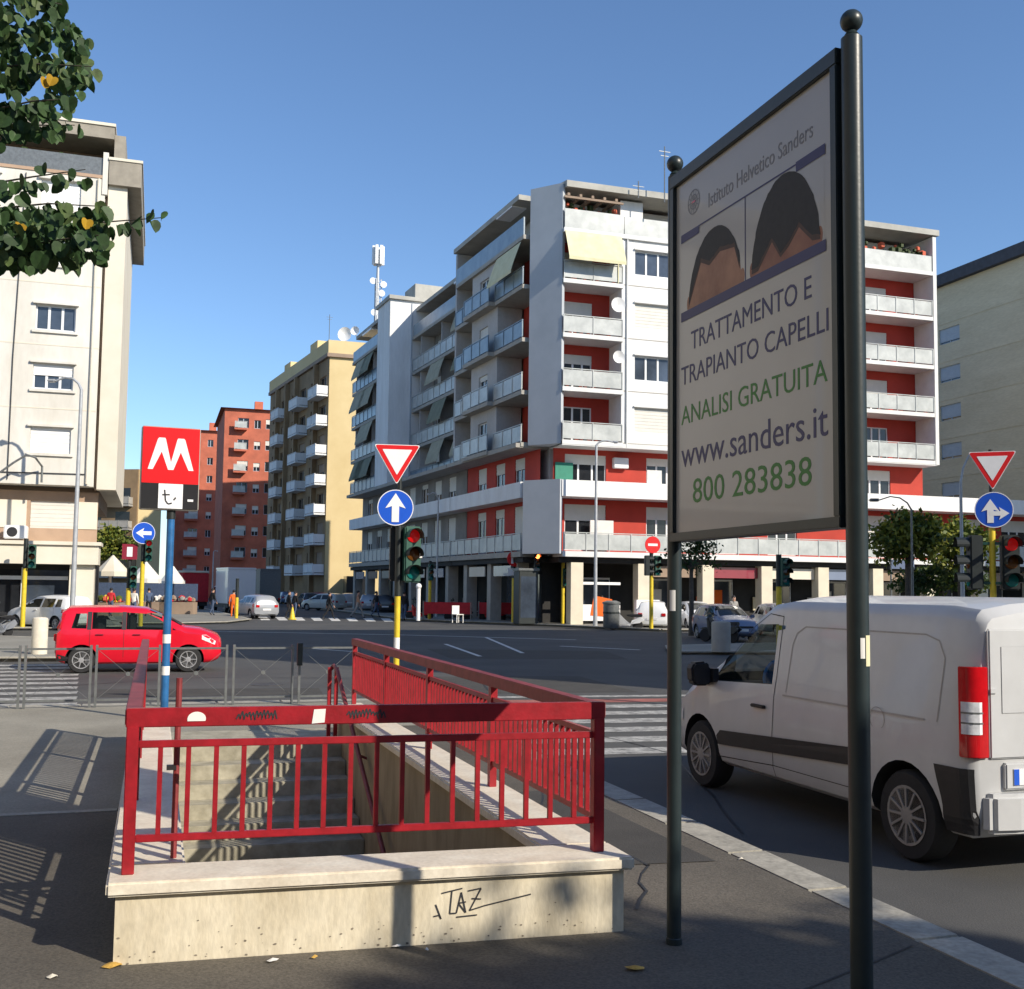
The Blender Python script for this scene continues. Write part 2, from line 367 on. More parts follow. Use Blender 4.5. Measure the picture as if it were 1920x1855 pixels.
for (x, y, r, z, lb) in ((2.2, 22.5, .32, .003, 'round iron manhole cover on the road beyond the barriers'), (-1.4, 9.0, .25, .126, 'round iron cover in the pavement left of the stairwell')):
    o_ = MB().lathe([(r, -.01), (r, .004), (r*.85, .006), (r*.83, .003), (.01, .003)], (0, 0, 0), 24).build('manhole_cover', 'iron'); o_.location = (x, y, z); tag(o_, lb, 'manhole cover')
# ================================================================ metro stairwell
st = thing('metro_stairwell', 'travertine walled stairwell of the metro entrance with steps going down', 'stairwell', (0, 0, 0))
def sh(mb): mb.v = [(x, shear(x, y), z) for x, y, z in mb.v]; return mb
def cut(mb, n=14):      # box with length divisions so that it follows the shear
    return mb
T = .3
def wallbox(x0, x1, y0, y1, z0, z1):
    mb = MB(); n = max(1, int((y1-y0)/1.2))
    ys = [y0+(y1-y0)*i/n for i in range(n+1)]; vs = []
    for y in ys: vs += [(x0, y, z0), (x1, y, z0), (x1, y, z1), (x0, y, z1)]
    fs = [(0, 1, 2, 3), tuple(range(4*n, 4*n+4))[::-1]]
    for i in range(n):
        for k in range(4): fs.append((4*i+k, 4*i+(k+1) % 4, 4*i+4+(k+1) % 4, 4*i+4+k))
    return mb.add(vs, fs)
sh(wallbox(SX0, SX1, SY0, SY0+T, -4.6, .45)).build('front_wall', 'trav', st)
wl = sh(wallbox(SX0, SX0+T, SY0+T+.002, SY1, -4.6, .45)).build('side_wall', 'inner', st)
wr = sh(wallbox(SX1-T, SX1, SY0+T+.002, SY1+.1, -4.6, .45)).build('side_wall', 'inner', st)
e = .045
sh(wallbox(SX0-e, SX1+e, SY0-e, SY0+T+.01, .452, .52)).build('coping', 'coping', st, bevel=.012)
sh(wallbox(SX0-e, SX0+T+.03, SY0+T+.014, SY1+e, .452, .519)).build('coping', 'coping', st, bevel=.012)
sh(wallbox(SX1-T-.06, SX1+e, SY0+T+.014, SY1+.1+e, .452, .519)).build('coping', 'coping', st, bevel=.012)
ys = SY1-.55
for i in range(24):
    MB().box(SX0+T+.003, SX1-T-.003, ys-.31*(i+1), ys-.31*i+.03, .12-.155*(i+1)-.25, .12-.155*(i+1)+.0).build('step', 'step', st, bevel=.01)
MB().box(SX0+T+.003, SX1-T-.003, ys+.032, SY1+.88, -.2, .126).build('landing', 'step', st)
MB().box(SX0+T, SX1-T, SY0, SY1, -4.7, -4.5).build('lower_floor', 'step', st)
g = MB()
for k in range(80):
    x = random.uniform(SX0+.02, SX1-.02); z = .125+abs(random.gauss(0, .07)); r_ = random.uniform(.002, .008); yy = shear(x, SY0)-.0025
    if z < .42: g.add([(x+r_*math.cos(t)*random.uniform(.6, 1.5), yy, z+r_*math.sin(t)*random.uniform(.5, 1)) for t in [R(60*i) for i in range(6)]], [tuple(range(6))])
tag(g.build('dirt_specks', 'grime', st, norm=False), kind='stuff')
# scribbled tag on the front wall
g = MB(); yf = lambda x: shear(x, SY0)-.004
def stroke(mb, pts, wd=.006, P=None):
    for a, b in zip(pts, pts[1:]):
        a, b = Vector(a), Vector(b); d = (b-a).normalized(); n = Vector((-d.y, d.x))*wd/2
        mb.add([P(*(a-n)), P(*(b-n)), P(*(b+n)), P(*(a+n))], [(0, 1, 2, 3)])
PF = lambda x, z: (x, yf(x), z)
for pts in ([(1.44, .32), (1.47, .245), (1.46, .265), (1.43, .26)], [(1.47, .375), (1.58, .395)], [(1.525, .385), (1.515, .27), (1.55, .27)],
            [(1.55, .27), (1.575, .375), (1.6, .27), (1.56, .32), (1.6, .325)], [(1.61, .38), (1.68, .39), (1.62, .28), (1.7, .3)], [(1.63, .34), (1.68, .335)],
            [(1.55, .25), (1.66, .255)], [(1.7, .3), (1.95, .345)]): stroke(g, pts, .007, PF)
g.build('graffiti_scribble', 'ink', st, norm=False)
# ---- railings
def rail_thing(label): return thing('stair_railing', label, 'railing', (0, 0, 0), group='red railings round the stairwell')
RT = 1.335; YF = SY0+.13
fr = rail_thing('red front railing facing the camera with white stickers on its top band')
XA, XB = SX0+.05, SX1-.1
for x in (XA, XB): sh(MB().box(x-.03, x+.03, YF-.03, YF+.03, .52, RT-.09)).build('post', 'rail', fr, bevel=.004)
sh(MB().box(XA-.035, XB+.035, YF-.022, YF+.022, RT-.095, RT)).build('top_rail', 'rail', fr, bevel=.004)
for z in (1.155, .69): sh(MB().box(XA+.03, XB-.03, YF-.014, YF+.014, z-.018, z+.018)).build('cross_rail', 'rail', fr, bevel=.003)
NB = 18
for i in range(1, NB):
    x = XA+(XB-XA)*i/NB; sh(MB().box(x-.012, x+.012, YF-.012, YF+.012, .708, 1.137)).build('baluster', 'rail', fr)
g = MB(); c = (.23, 1.28); sh(g.prism([(c[0]-.05, c[1]-.012)]+[(c[0]+.045*math.cos(R(t))-.005, c[1]+.035*math.sin(R(t))-.0) for t in range(-20, 190, 15)], YF-.025, YF-.0235, 'y')).build('sticker', 'paper', fr)
g = MB(); sh(g.prism([(.80, 1.245), (.865, 1.25), (.87, 1.32), (.81, 1.318)], YF-.025, YF-.0235, 'y')).build('sticker', 'paper', fr)
g = MB(); PR = lambda x, z: (x, shear(x, YF)-.0245, z)
for x0 in (.42, .98):
    for k in range(11):
        a = x0+.018*k; stroke(g, [(a, 1.265+random.random()*.025), (a+.012, 1.30+random.random()*.02), (a+.022, 1.262+random.random()*.03)], .007, PR)
g.build('graffiti_scribble', 'ink', fr, norm=False)
def side_rail(label, x, y0, y1):
    t = rail_thing(label)
    n = 4
    for i in range(n+1):
        y = y0+.1+(y1-y0-.1)*i/n
        if i: sh(MB().box(x-.025, x+.025, y-.03, y+.03, .52, RT-.09)).build('post', 'rail', t)
    sh(wallbox(x-.04, x+.04, y0+.03, y1+.03, RT-.09, RT-.01)).build('top_rail', 'rail_old', t, bevel=.004)
    for z in (1.15, .69): sh(wallbox(x-.014, x+.014, y0+.03, y1, z-.016, z+.016)).build('cross_rail', 'rail', t)
    k = 0; y = y0+.2
    while y < y1-.05:
        sh(MB().box(x-.012, x+.012, y-.013, y+.013, .706, 1.134)).build('baluster', 'rail', t); y += .1
    return t
side_rail('weathered red railing along the left stairwell wall beside the blue pole', XA, YF, SY1-.1)
side_rail('red railing along the right stairwell wall beside the road', XB+.02, YF, SY1)
# handrail down the right wall
h = thing('stair_handrail', 'dark red handrail running down the right side of the steps', 'handrail', (0, 0, 0))
hx = SX1-T-.09
g = MB(); g.tube([(hx-.06, SY1-.35, .95), (hx, SY1-.35, 1.02), (hx, SY1-.6, .98), (hx, SY1-7.5, -2.47)], .024, 8); g.build('rail', 'rail_old', h, smooth=True)
for dx in (-.05, .03): MB().box(hx+dx-.022, hx+dx+.022, SY1-.38, SY1-.33, .12, 1.0).build('post', 'rail', h)
for k in range(1, 5): yy = SY1-.6-1.5*k; MB().bar((hx, yy, .98-1.5*k*.5-.02), (hx+.1, yy, .98-1.5*k*.5-.06), .025).build('bracket', 'rail_old', h)
p = gp(325, 1608, .52); h = thing('slim_red_pole', 'slim faded red pole with clips rising beside the left stair wall', 'pole', (p.x, p.y, -2.2))
hh = 4.0
MB().tube([(0, 0, 0), (0, 0, 3.2+.46)], .016, 8).build('pole_shaft', 'rail_old', h, smooth=True)
for z in (2.2+.62, 2.2+.99): MB().box(-.05, .0, -.02, .02, z-.012, z+.012).build('clip', 'plastic', h)

# ================================================================ advertising board
ad = thing('advertising_board', 'tall dark green two post board advertising hair treatment', 'sign', (2.64, 4.5, .12))
LY, RY, Z0 = 5.3-4.5, 3.695-4.5, -.12
for y, r in ((LY, .038), (RY, .043)):
    p = MB().lathe([(r+.004, 0), (r+.004, .03), (r, .034), (r, 4.222+Z0), (r*.6, 4.237+Z0)], (0, y, 0), 24).build('post', 'dgreen', ad, smooth=True)
    b = MB().ball((0, y, 4.297+Z0), .046, 20); b.lathe([(.02, 4.225+Z0), (.03, 4.236+Z0), (.014, 4.26+Z0)], (0, y, 0), 14); b.build('ball_finial', 'dgreen', p, smooth=True)
FY0, FY1, FZ0, FZ1 = LY-.036, RY+.042, 2.215+Z0, 4.20+Z0
g = MB()
for a in ((FY1, FY0, FZ1-.07, FZ1), (FY1, FY0, FZ0, FZ0+.045), (FY0-.045, FY0, FZ0+.0455, FZ1-.0705), (FY1, FY1+.045, FZ0+.0455, FZ1-.0705)):
    g.box(-.05, .05, a[0], a[1], a[2], a[3])
g.build('panel_frame', 'dgreen', ad, bevel=.004)
PY0, PY1, PZ0, PZ1 = FY0-.045, FY1+.045, FZ0+.045, FZ1-.07
po = MB().box(-.03, .03, PY1+.0005, PY0-.0005, PZ0+.0005, PZ1-.0005).build('poster', 'poster', ad)
yA, yB = 5.16-4.5, 3.84-4.5     # printed width, left to right as read
def PT(ya, z): return lambda a, b, d: (-.0302-d, ya-a, z+Z0+b)
def line(txt, ya, yb, z, hgt, m, nm='lettering'):
    g = MB(); text_mb(txt, (ya-yb, hgt), g, PT(ya-4.5, z), depth=.0012); g.build(nm, m, po, norm=False)
line('Istituto Helvetico Sanders', 4.86, 3.93, 3.90, .075, 'greytxt')
line('TRATTAMENTO E', 5.05, 3.95, 3.205, .098, 'navy'); line('TRAPIANTO CAPELLI', 5.16, 3.83, 3.035, .098, 'navy')
line('ANALISI GRATUITA', 5.16, 3.84, 2.825, .098, 'greentxt'); line('www.sanders.it', 5.16, 3.84, 2.60, .135, 'navy')
line('800 283838', 5.03, 3.96, 2.405, .125, 'greentxt')
def flat(name, pts, m, par, d=.0015):
    g = MB(); g.add([(-.0302-d, a-4.5, b+Z0) for a, b in pts], [tuple(range(len(pts)))]); return g.build(name, m, par, norm=False)
def arc(cy, cz, ry, rz, t0, t1, n=18): return [(cy-ry*math.cos(R(t0+(t1-t0)*i/n)), cz+rz*math.sin(R(t0+(t1-t0)*i/n))) for i in range(n+1)]
pic = flat('photo_panel', [(5.15, 3.41), (3.85, 3.41), (3.85, 3.82), (5.15, 3.82)], 'poster', po, .0004)
for (c, rr, hz, sk, k) in ((4.8, .27, .40, 'skinphoto2', 0), (4.16, .27, .42, 'skinphoto', 1)):
    flat('head_picture', arc(c, 3.40, rr, hz-.02, 0, 180), sk, pic, .001)
    if k: hp = arc(c, 3.40, rr+.012, hz, 8, 172)+[(c+rr-.05, 3.46), (c+.1, 3.56), (c+.03, 3.47), (c-.04, 3.50), (c-.12, 3.56), (c-rr+.05, 3.47)]
    else: hp = arc(c, 3.40, rr+.01, hz-.02, 25, 172)+[(c+rr-.07, 3.57), (c+.14, 3.66), (c+.05, 3.62), (c-.06, 3.66), (c-.2, 3.64), (c-rr+.02, 3.52)]
    # direction of increasing reading angle is left to right
    flat('hair_fade_picture', [(lerp(c, x, 1.0), z-.022 if z < 3.7 else z) for x, z in hp], 'hairfade', pic, .0014)
    hq = []
    for i in range(len(hp)):
        a_, b_ = Vector(hp[i]), Vector(hp[(i+1) % len(hp)]); n_ = max(1, int((b_-a_).length/.02))
        for j in range(n_): v_ = a_.lerp(b_, j/n_); hq.append((v_.x+random.uniform(-.0025, .0025), v_.y+random.uniform(-.004, .004)))
    flat('hair_picture', hq, 'hair', pic, .0018)
    for sg in (-1, 1): flat('ear_picture', arc(c+sg*(rr+.005), 3.455, .022, .04, 0, 360, 12), sk, pic, .0007)
flat('blue_band', [(5.16, 3.375), (3.84, 3.375), (3.84, 3.425), (5.16, 3.425)], 'navy', po, .0024)
flat('blue_line', [(5.16, 3.838), (3.84, 3.818), (3.84, 3.826), (5.16, 3.846)], 'navy', po)
flat('blue_label', [(5.16, 3.80), (4.96, 3.80), (4.96, 3.84), (5.16, 3.84)], 'navy', po, .0026); flat('blue_label', [(4.06, 3.79), (3.84, 3.79), (3.84, 3.835), (4.06, 3.835)], 'navy', po, .0026)
flat('blue_line', [(4.5, 3.42), (4.492, 3.42), (4.492, 3.83), (4.5, 3.83)], 'navy', po)
g = MB()
for k in range(2):
    r1, r2 = (.066, .06) if k == 0 else (.04, .035); o = arc(5.02, 3.985, r1, r1, 0, 360, 28); i_ = arc(5.02, 3.985, r2, r2, 0, 360, 28)
    for a in range(28): g.add([(-.0315, q[0]-4.5, q[1]+Z0) for q in (o[a], o[a+1], i_[a+1], i_[a])], [(0, 1, 2, 3)])
for t in range(0, 180, 30): 
    c_, s_ = math.cos(R(t)), math.sin(R(t)); q = strip((5.02-4.5-.06*c_, 3.985-.06*s_), (5.02-4.5+.06*c_, 3.985+.06*s_), .004)
    g.add([(-.0316, p[0], p[1]+Z0) for p in q], [(0, 1, 2, 3)])
g.build('round_emblem', 'greytxt', po, norm=False)
flat('emblem_cross', [(5.04, 3.98), (5.0, 3.98), (5.0, 3.99), (5.04, 3.99)], 'taillight', po, .0022)
def wrap(y, r, c, hw, z0, z1, m):
    g = MB(); n = 7; ts = [R(c-hw+2*hw*i/(n-1)) for i in range(n)]
    g.add([(-r*math.cos(t), y-r*math.sin(t), z) for z in (z0, z1) for t in ts], [(i, i+1, n+i+1, n+i) for i in range(n-1)])
    g.build('post_sticker', m, ad, norm=False)
wrap(LY, .0392, 48, 24, 1.73, 1.84, 'paper'); wrap(RY, .0442, 118, 22, 1.55, 1.67, 'awning'); wrap(RY, .0442, 78, 12, 1.58, 1.66, 'paper')

# ================================================================ vehicles
def interp(st, y):
    if y <= st[0][0]: return st[0][1:]
    for a, b in zip(st, st[1:]):
        if y <= b[0]:
            t = (y-a[0])/(b[0]-a[0]); return [lerp(p, q, t) for p, q in zip(a[1:], b[1:])]
    return st[-1][1:]
class Car:
    """Shell lofted along y (rear at 0, front at L) from rows (y, z bottom, z top, half width, half width at roof)."""
    def __init__(s, st, belt, ns=44, crown=.05, rr=.07):
        s.st = st; s.belt = belt; s.crown = crown; s.rr = rr; s.L = st[-1][0]
        ys = set(r[0] for r in st); s.ys = []
        yy = sorted(ys)
        for a, b in zip(yy, yy[1:]):
            k = max(1, int((b-a)/(s.L/ns))); s.ys += [a+(b-a)*i/k for i in range(k)]
        s.ys.append(yy[-1])
    def sec(s, y):
        zb, zt, w, wt = interp(s.st, y); r = min(s.rr, (zt-zb)*.25)
        bz = min(s.belt, zt-r*1.6)
        if bz < zb+.12: bz = zb+.12
        pts = [(0, zb), (w-.09, zb), (w-.03, zb+.04), (w, zb+.16*(bz-zb)), (w+.012, lerp(zb, bz, .55)), (w-.008, bz)]
        top = (wt+.012, zt-r); n = 3
        for i in range(1, n): pts.append((lerp(w-.008, top[0], i/n), lerp(bz, top[1], i/n)))
        pts += [top, (wt-.012, zt-r*.45), (wt-.05, zt-r*.08), (wt*.62, zt+s.crown*.6), (wt*.3, zt+s.crown*.92), (0, zt+s.crown)]
        return pts
    def sx(s, y, z):
        p = s.sec(y)[2:-4]
        for a, b in zip(p, p[1:]):
            if a[1] <= z <= b[1]: return lerp(a[0], b[0], (z-a[1])/(b[1]-a[1]+1e-9))
        return p[-1][0] if z > p[-1][1] else p[0][0]
    def shell(s):
        g = MB(); rings = []
        for y in s.ys:
            h = s.sec(y); ring = [(x, y, z) for x, z in h]+[(-x, y, z) for x, z in h[-2:0:-1]]; rings.append(ring)
        n = len(rings[0]); g.v = [p for r in rings for p in r]
        for i in range(len(rings)-1):
            for k in range(n): g.f.append([i*n+k, i*n+(k+1) % n, (i+1)*n+(k+1) % n, (i+1)*n+k])
        g.f += [list(range(n))[::-1], list(range((len(rings)-1)*n, len(rings)*n))]; g.m = [0]*len(g.f)
        return g
    def side(s, poly, sgn, off=.004, sub=6):  # polygon on the side surface
        pts = []
        for a, b in zip(poly, poly[1:]+poly[:1]):
            for i in range(sub): y, z = lerp(a[0], b[0], i/sub), lerp(a[1], b[1], i/sub); pts.append((sgn*(s.sx(y, z)+off), y, z))
        g = MB(); c = [sum(p[i] for p in pts)/len(pts) for i in range(3)]; c[0] = sgn*(s.sx(c[1], c[2])+off)
        n = len(pts); g.add(pts+[c], [(i, (i+1) % n, n) for i in range(n)]); return g
    def patch(s, rows, sgn, off=.012, ny=12):  # rows of (z, y0, y1)
        g = MB(); n = ny+1
        for z, y0, y1 in rows: g.v += [(sgn*(s.sx(lerp(y0, y1, i/ny), z)+off), lerp(y0, y1, i/ny), z) for i in range(n)]
        for r_ in range(len(rows)-1):
            for i in range(ny): g.f.append([r_*n+i, r_*n+i+1, r_*n+n+i+1, r_*n+n+i]); g.m.append(0)
        return g
    def seam(s, pts, sgn, wd=.008, off=.003):
        g = MB()
        for a, b in zip(pts, pts[1:]):
            k = max(1, int(math.hypot(b[0]-a[0], b[1]-a[1])/.08)); d = Vector((b[0]-a[0], b[1]-a[1])).normalized(); n = Vector((-d.y, d.x))*wd/2
            for i in range(k):
                q = [Vector((lerp(a[0], b[0], t), lerp(a[1], b[1], t))) for t in (i/k, (i+1)/k)]
                g.add([(sgn*(s.sx(*p)+off), p.x, p.y) for p in (q[0]-n, q[1]-n, q[1]+n, q[0]+n)], [(0, 1, 2, 3)])
        return g
    def top(s, y0, y1, frac=(.0, .9), off=.006, n=8):   # patch on the upper surface, e.g. windscreen
        g = MB(); cols = 9
        for i in range(n+1):
            y = lerp(y0, y1, i/n); zb, zt, w, wt = interp(s.st, y)
            for k in range(cols):
                u = lerp(-frac[1], frac[1], k/(cols-1)); x = u*wt
                g.v.append((x, y+off, zt+s.crown*(1-u*u)*.97+off))
        for i in range(n):
            for k in range(cols-1): g.f.append([i*cols+k, i*cols+k+1, (i+1)*cols+k+1, (i+1)*cols+k]); g.m.append(0)
        return g
def boolean(o, cutters):
    for c in cutters:
        c.parent = o.parent; m = o.modifiers.new('b', 'BOOLEAN'); m.object = c; m.operation = 'DIFFERENCE'; m.solver = 'EXACT'
    dg = bpy.context.evaluated_depsgraph_get(); dg.update()
    me = bpy.data.meshes.new_from_object(o.evaluated_get(dg)); o.modifiers.clear(); o.data = me
    for c in cutters: bpy.data.objects.remove(c)
    me.polygons.foreach_set('use_smooth', [True]*len(me.polygons)); me.set_sharp_from_angle(angle=R(32))
def cutter(mb): mb.m = [1]*len(mb.f); return mb.build('cutter', ['interior', 'interior'])
def wheel(par, x, y, r, wdt, sgn, rim='rim', spokes=7):
    w_ = MB().lathe([(r*.62, x-wdt/2), (r*.93, x-wdt/2), (r, x-wdt*.36), (r, x+wdt*.36), (r*.93, x+wdt/2), (r*.62, x+wdt/2)], (0, y, r), 28, 'x').build('wheel', 'tyre', par, smooth=True)
    f = x+sgn*wdt/2; g = MB()
    g.lathe([(r*.64, f-sgn*.0), (r*.66, f+sgn*.006), (r*.6, f+sgn*.004), (r*.56, f-sgn*.03), (.01, f-sgn*.035)], (0, y, r), 28, 'x')
    for k in range(spokes):
        t = 2*math.pi*k/spokes; g.bar((f-sgn*.008, y+.05*math.cos(t), r+.05*math.sin(t)), (f-sgn*.003, y+r*.6*math.cos(t), r+r*.6*math.sin(t)), r*.10, .018)
    g.lathe([(r*.22, f-sgn*.02), (r*.2, f+sgn*.006), (.01, f+sgn*.01)], (0, y, r), 16, 'x')
    g.build('rim', rim, w_, smooth=True)
    return w_
def plate_text(par, x0, y, z, txt, sgn):
    g = MB(); text_mb(txt, (.34, .07), g, lambda a, b, d: (x0+sgn*a, y-sgn*d, z+b)); g.build('plate_lettering', 'ink', par, norm=False)

# ---- white delivery van on the right
SV = [(0, .42, 1.66, .84, .72), (.025, .34, 1.80, .89, .75), (.09, .28, 1.86, .93, .78), (.35, .28, 1.885, .95, .79), (2.4, .28, 1.885, .95, .79), (2.7, .28, 1.85, .95, .785),
      (3.0, .28, 1.72, .95, .77), (3.35, .28, 1.50, .95, .765), (3.7, .28, 1.26, .945, .775), (4.0, .28, 1.10, .93, .79), (4.35, .28, .97, .90, .78), (4.6, .3, .84, .83, .73), (4.75, .34, .68, .72, .64), (4.8, .4, .56, .6, .54)]
vp = gp(1714, 1604)
van = thing('delivery_van', 'white panel van driving past behind the advertising board', 'van', (6.27, 6.24, 0), R(.6))
cv = Car(SV, 1.02, crown=.055, rr=.1)
body = cv.shell().build('body', ['vanwhite', 'interior'], van)
SW = [(2.5, 1.13), (3.72, 1.07), (3.60, 1.18), (3.3, 1.41), (3.0, 1.58), (2.78, 1.66), (2.54, 1.67)]
cuts = [cutter(MB().box(-.83, .83, 2.42, 3.6, .7, 1.66)), cutter(MB().prism(SW, -1.2, 1.2, 'x')),
        cutter(MB().prism([(-.66, 1.16), (.66, 1.16), (.6, 1.64), (-.6, 1.64)], 3.3, 4.6, 'y'))]
for y in (.66, 3.8):
    for sg in (-1, 1): cuts.append(cutter(MB().lathe([(.40, sg*.55), (.40, sg*1.2)], (0, y, .33), 28, 'x')))
boolean(body, cuts)
for sg in (-1, 1):
    cv.side(SW, sg, -.004).build('side_window', 'carglass', van)
    cv.side([(1.12, .61), (3.4, .48), (3.43, .56), (3.35, .62), (1.12, .75)], sg, .016).build('rubbing_strip', 'plastic', van)
    g = cv.seam([(2.44, .32), (2.44, 1.2), (2.47, 1.74), (2.72, 1.76), (3.05, 1.62), (3.75, 1.08)], sg); g.build('door_seam', 'interior', van)
    cv.seam([(2.44, .42), (3.45, .36)], sg).build('door_seam', 'interior', van); cv.seam([(1.26, .42), (2.44, .42)], sg, .006).build('door_seam', 'interior', van)
    cv.seam([(.32, 1.5), (.4, 1.62), (.55, 1.66), (2.1, 1.66), (2.22, 1.6), (2.26, 1.5), (2.26, 1.08)], sg, .012).build('pressed_line', 'hubcap', van)
    cv.seam([(.32, 1.5), (.32, 1.05)], sg, .012).build('pressed_line', 'hubcap', van)
    d = MB().box(sg*.945, sg*.985, 2.56, 2.78, .905, .935); d.build('door_handle', 'plastic', van, bevel=.008)
    MB().prism([(.96, 1.06), (1.0, 1.03), (1.13, 1.03), (1.17, 1.07), (1.18, 1.2), (1.15, 1.26), (1.02, 1.27), (.97, 1.22)] if sg > 0 else [(-.96, 1.06), (-1.0, 1.03), (-1.13, 1.03), (-1.17, 1.07), (-1.18, 1.2), (-1.15, 1.26), (-1.02, 1.27), (-.97, 1.22)], 3.53, 3.66, 'y').build('wing_mirror', 'plastic', van, bevel=.02)
    MB().prism([(3.5, 1.07), (3.95, 1.0), (3.9, 1.06), (3.62, 1.2), (3.5, 1.2)], sg*.90, sg*.958, 'x').build('mirror_base', 'plastic', van)
    # rear corner lamp
    def lamp_plan(o): return [(sg*.79, .02), (sg*.79, -.026-o), (sg*.875, -.03-o), (sg*(.91+o*.5), -.012-o*.7), (sg*(.938+o*.8), .02-o*.5), (sg*(.951+o), .055), (sg*(.955+o), .085), (sg*.9, .085)]
    tl = MB().prism(lamp_plan(0), .84, 1.46).build('rear_light', 'taillight', van, bevel=.006, smooth=True)
    MB().prism([(sg*.81, -.02)]+lamp_plan(.005)[2:6]+[(sg*.9, .07)], 1.0, 1.22).build('clear_lens', 'lampclear', tl, smooth=True)
    for z_ in (1.07, 1.14): MB().prism([(sg*.805, -.02)]+lamp_plan(.007)[2:6]+[(sg*.9, .07)], z_, z_+.012).build('lens_rib', 'greymetal', tl)
    cv.patch([(z, .012, .25 if z < .5 else .25+.07*(z-.5)/.24) for z in (.31, .34, .38, .42, .48, .54, .6, .66, .72, .76)], sg).build('bumper_corner', 'plastic', van)
    for y in (.66, 3.8): wheel(van, sg*.83, y, .33, .21, sg, 'hubcap', 12)
    cv.side([(1.98-.0, .98), (2.02, 1.0), (2.06, .98), (2.02, .96)], sg, .006)
g = MB(); 
for k in range(20): t0, t1 = 2*math.pi*k/20, 2*math.pi*(k+1)/20; g.add([(-(cv.sx(1.0, 1.0)+.004), .98+rr_*math.cos(t), 1.0+rr_*math.sin(t)) for t, rr_ in ((t0, .09), (t1, .09), (t1, .084), (t0, .084))], [(0, 1, 2, 3)])
g.build('fuel_cap', 'hubcap', van, norm=False)
cv.patch([(z, .45, 2.3) for z in (1.045, 1.06)], -1, .006, 8).build('sliding_rail', 'hubcap', van)
cv.patch([(z, 4.2, 4.6) for z in (.62, .66, .70, .74)], -1, .01, 6).build('headlight', 'lampclear', van)
cv.patch([(z, 4.3, 4.74) for z in (.36, .4, .44, .48, .52)], -1, .01, 6).build('front_bumper', 'plastic', van)
g = MB(); g.prism([(-.85, .02), (-.8, -.07), (-.6, -.1), (.6, -.1), (.8, -.07), (.85, .02)], .33, .6); g.build('rear_bumper', 'vanwhite', van, bevel=.03)
MB().box(-.66, -.02, -.035, .03, .62, .80).build('number_plate_holder', 'vanwhite', van, bevel=.01)
pl = MB().box(-.60, -.08, -.042, -.036, .65, .76).build('number_plate', 'plate', van); MB().box(-.599, -.555, -.044, -.0425, .651, .759).build('blue_strip', 'blue', pl)
for x0, x1 in ((-.775, -.01), (.01, .775)):
    d = MB().box(x0, x1, -.022, .01, .83, 1.72).build('rear_door', 'vanwhite', van, bevel=.01)
    MB().box(x0+.1, x1-.08, -.027, -.0225, 1.14, 1.6).build('door_panel', 'vanwhite', d, bevel=.008)
    MB().box(x0 if x0 > 0 else x0+.0, x0+.0 if False else x0+.05, -.034, -.023, 1.28, 1.31).build('hinge', 'vanwhite', d)
cv.top(2.9, 3.62, (.0, .82)).build('windscreen', 'carglass', van)
g = MB(); g.lathe([(.17, -.02), (.19, 0), (.17, .02)], (-.4, 3.2, 1.12), 20, 'y'); g.build('steering_wheel', 'lightblue', van, smooth=True)
for x in (-.42, .42): MB().box(x-.22, x+.22, 2.46, 2.6, .75, 1.5).build('seat', 'blackcloth', van, bevel=.05)
MB().box(-.8, .8, 3.42, 3.9, .75, 1.07).build('dashboard', 'plastic', van, bevel=.04)

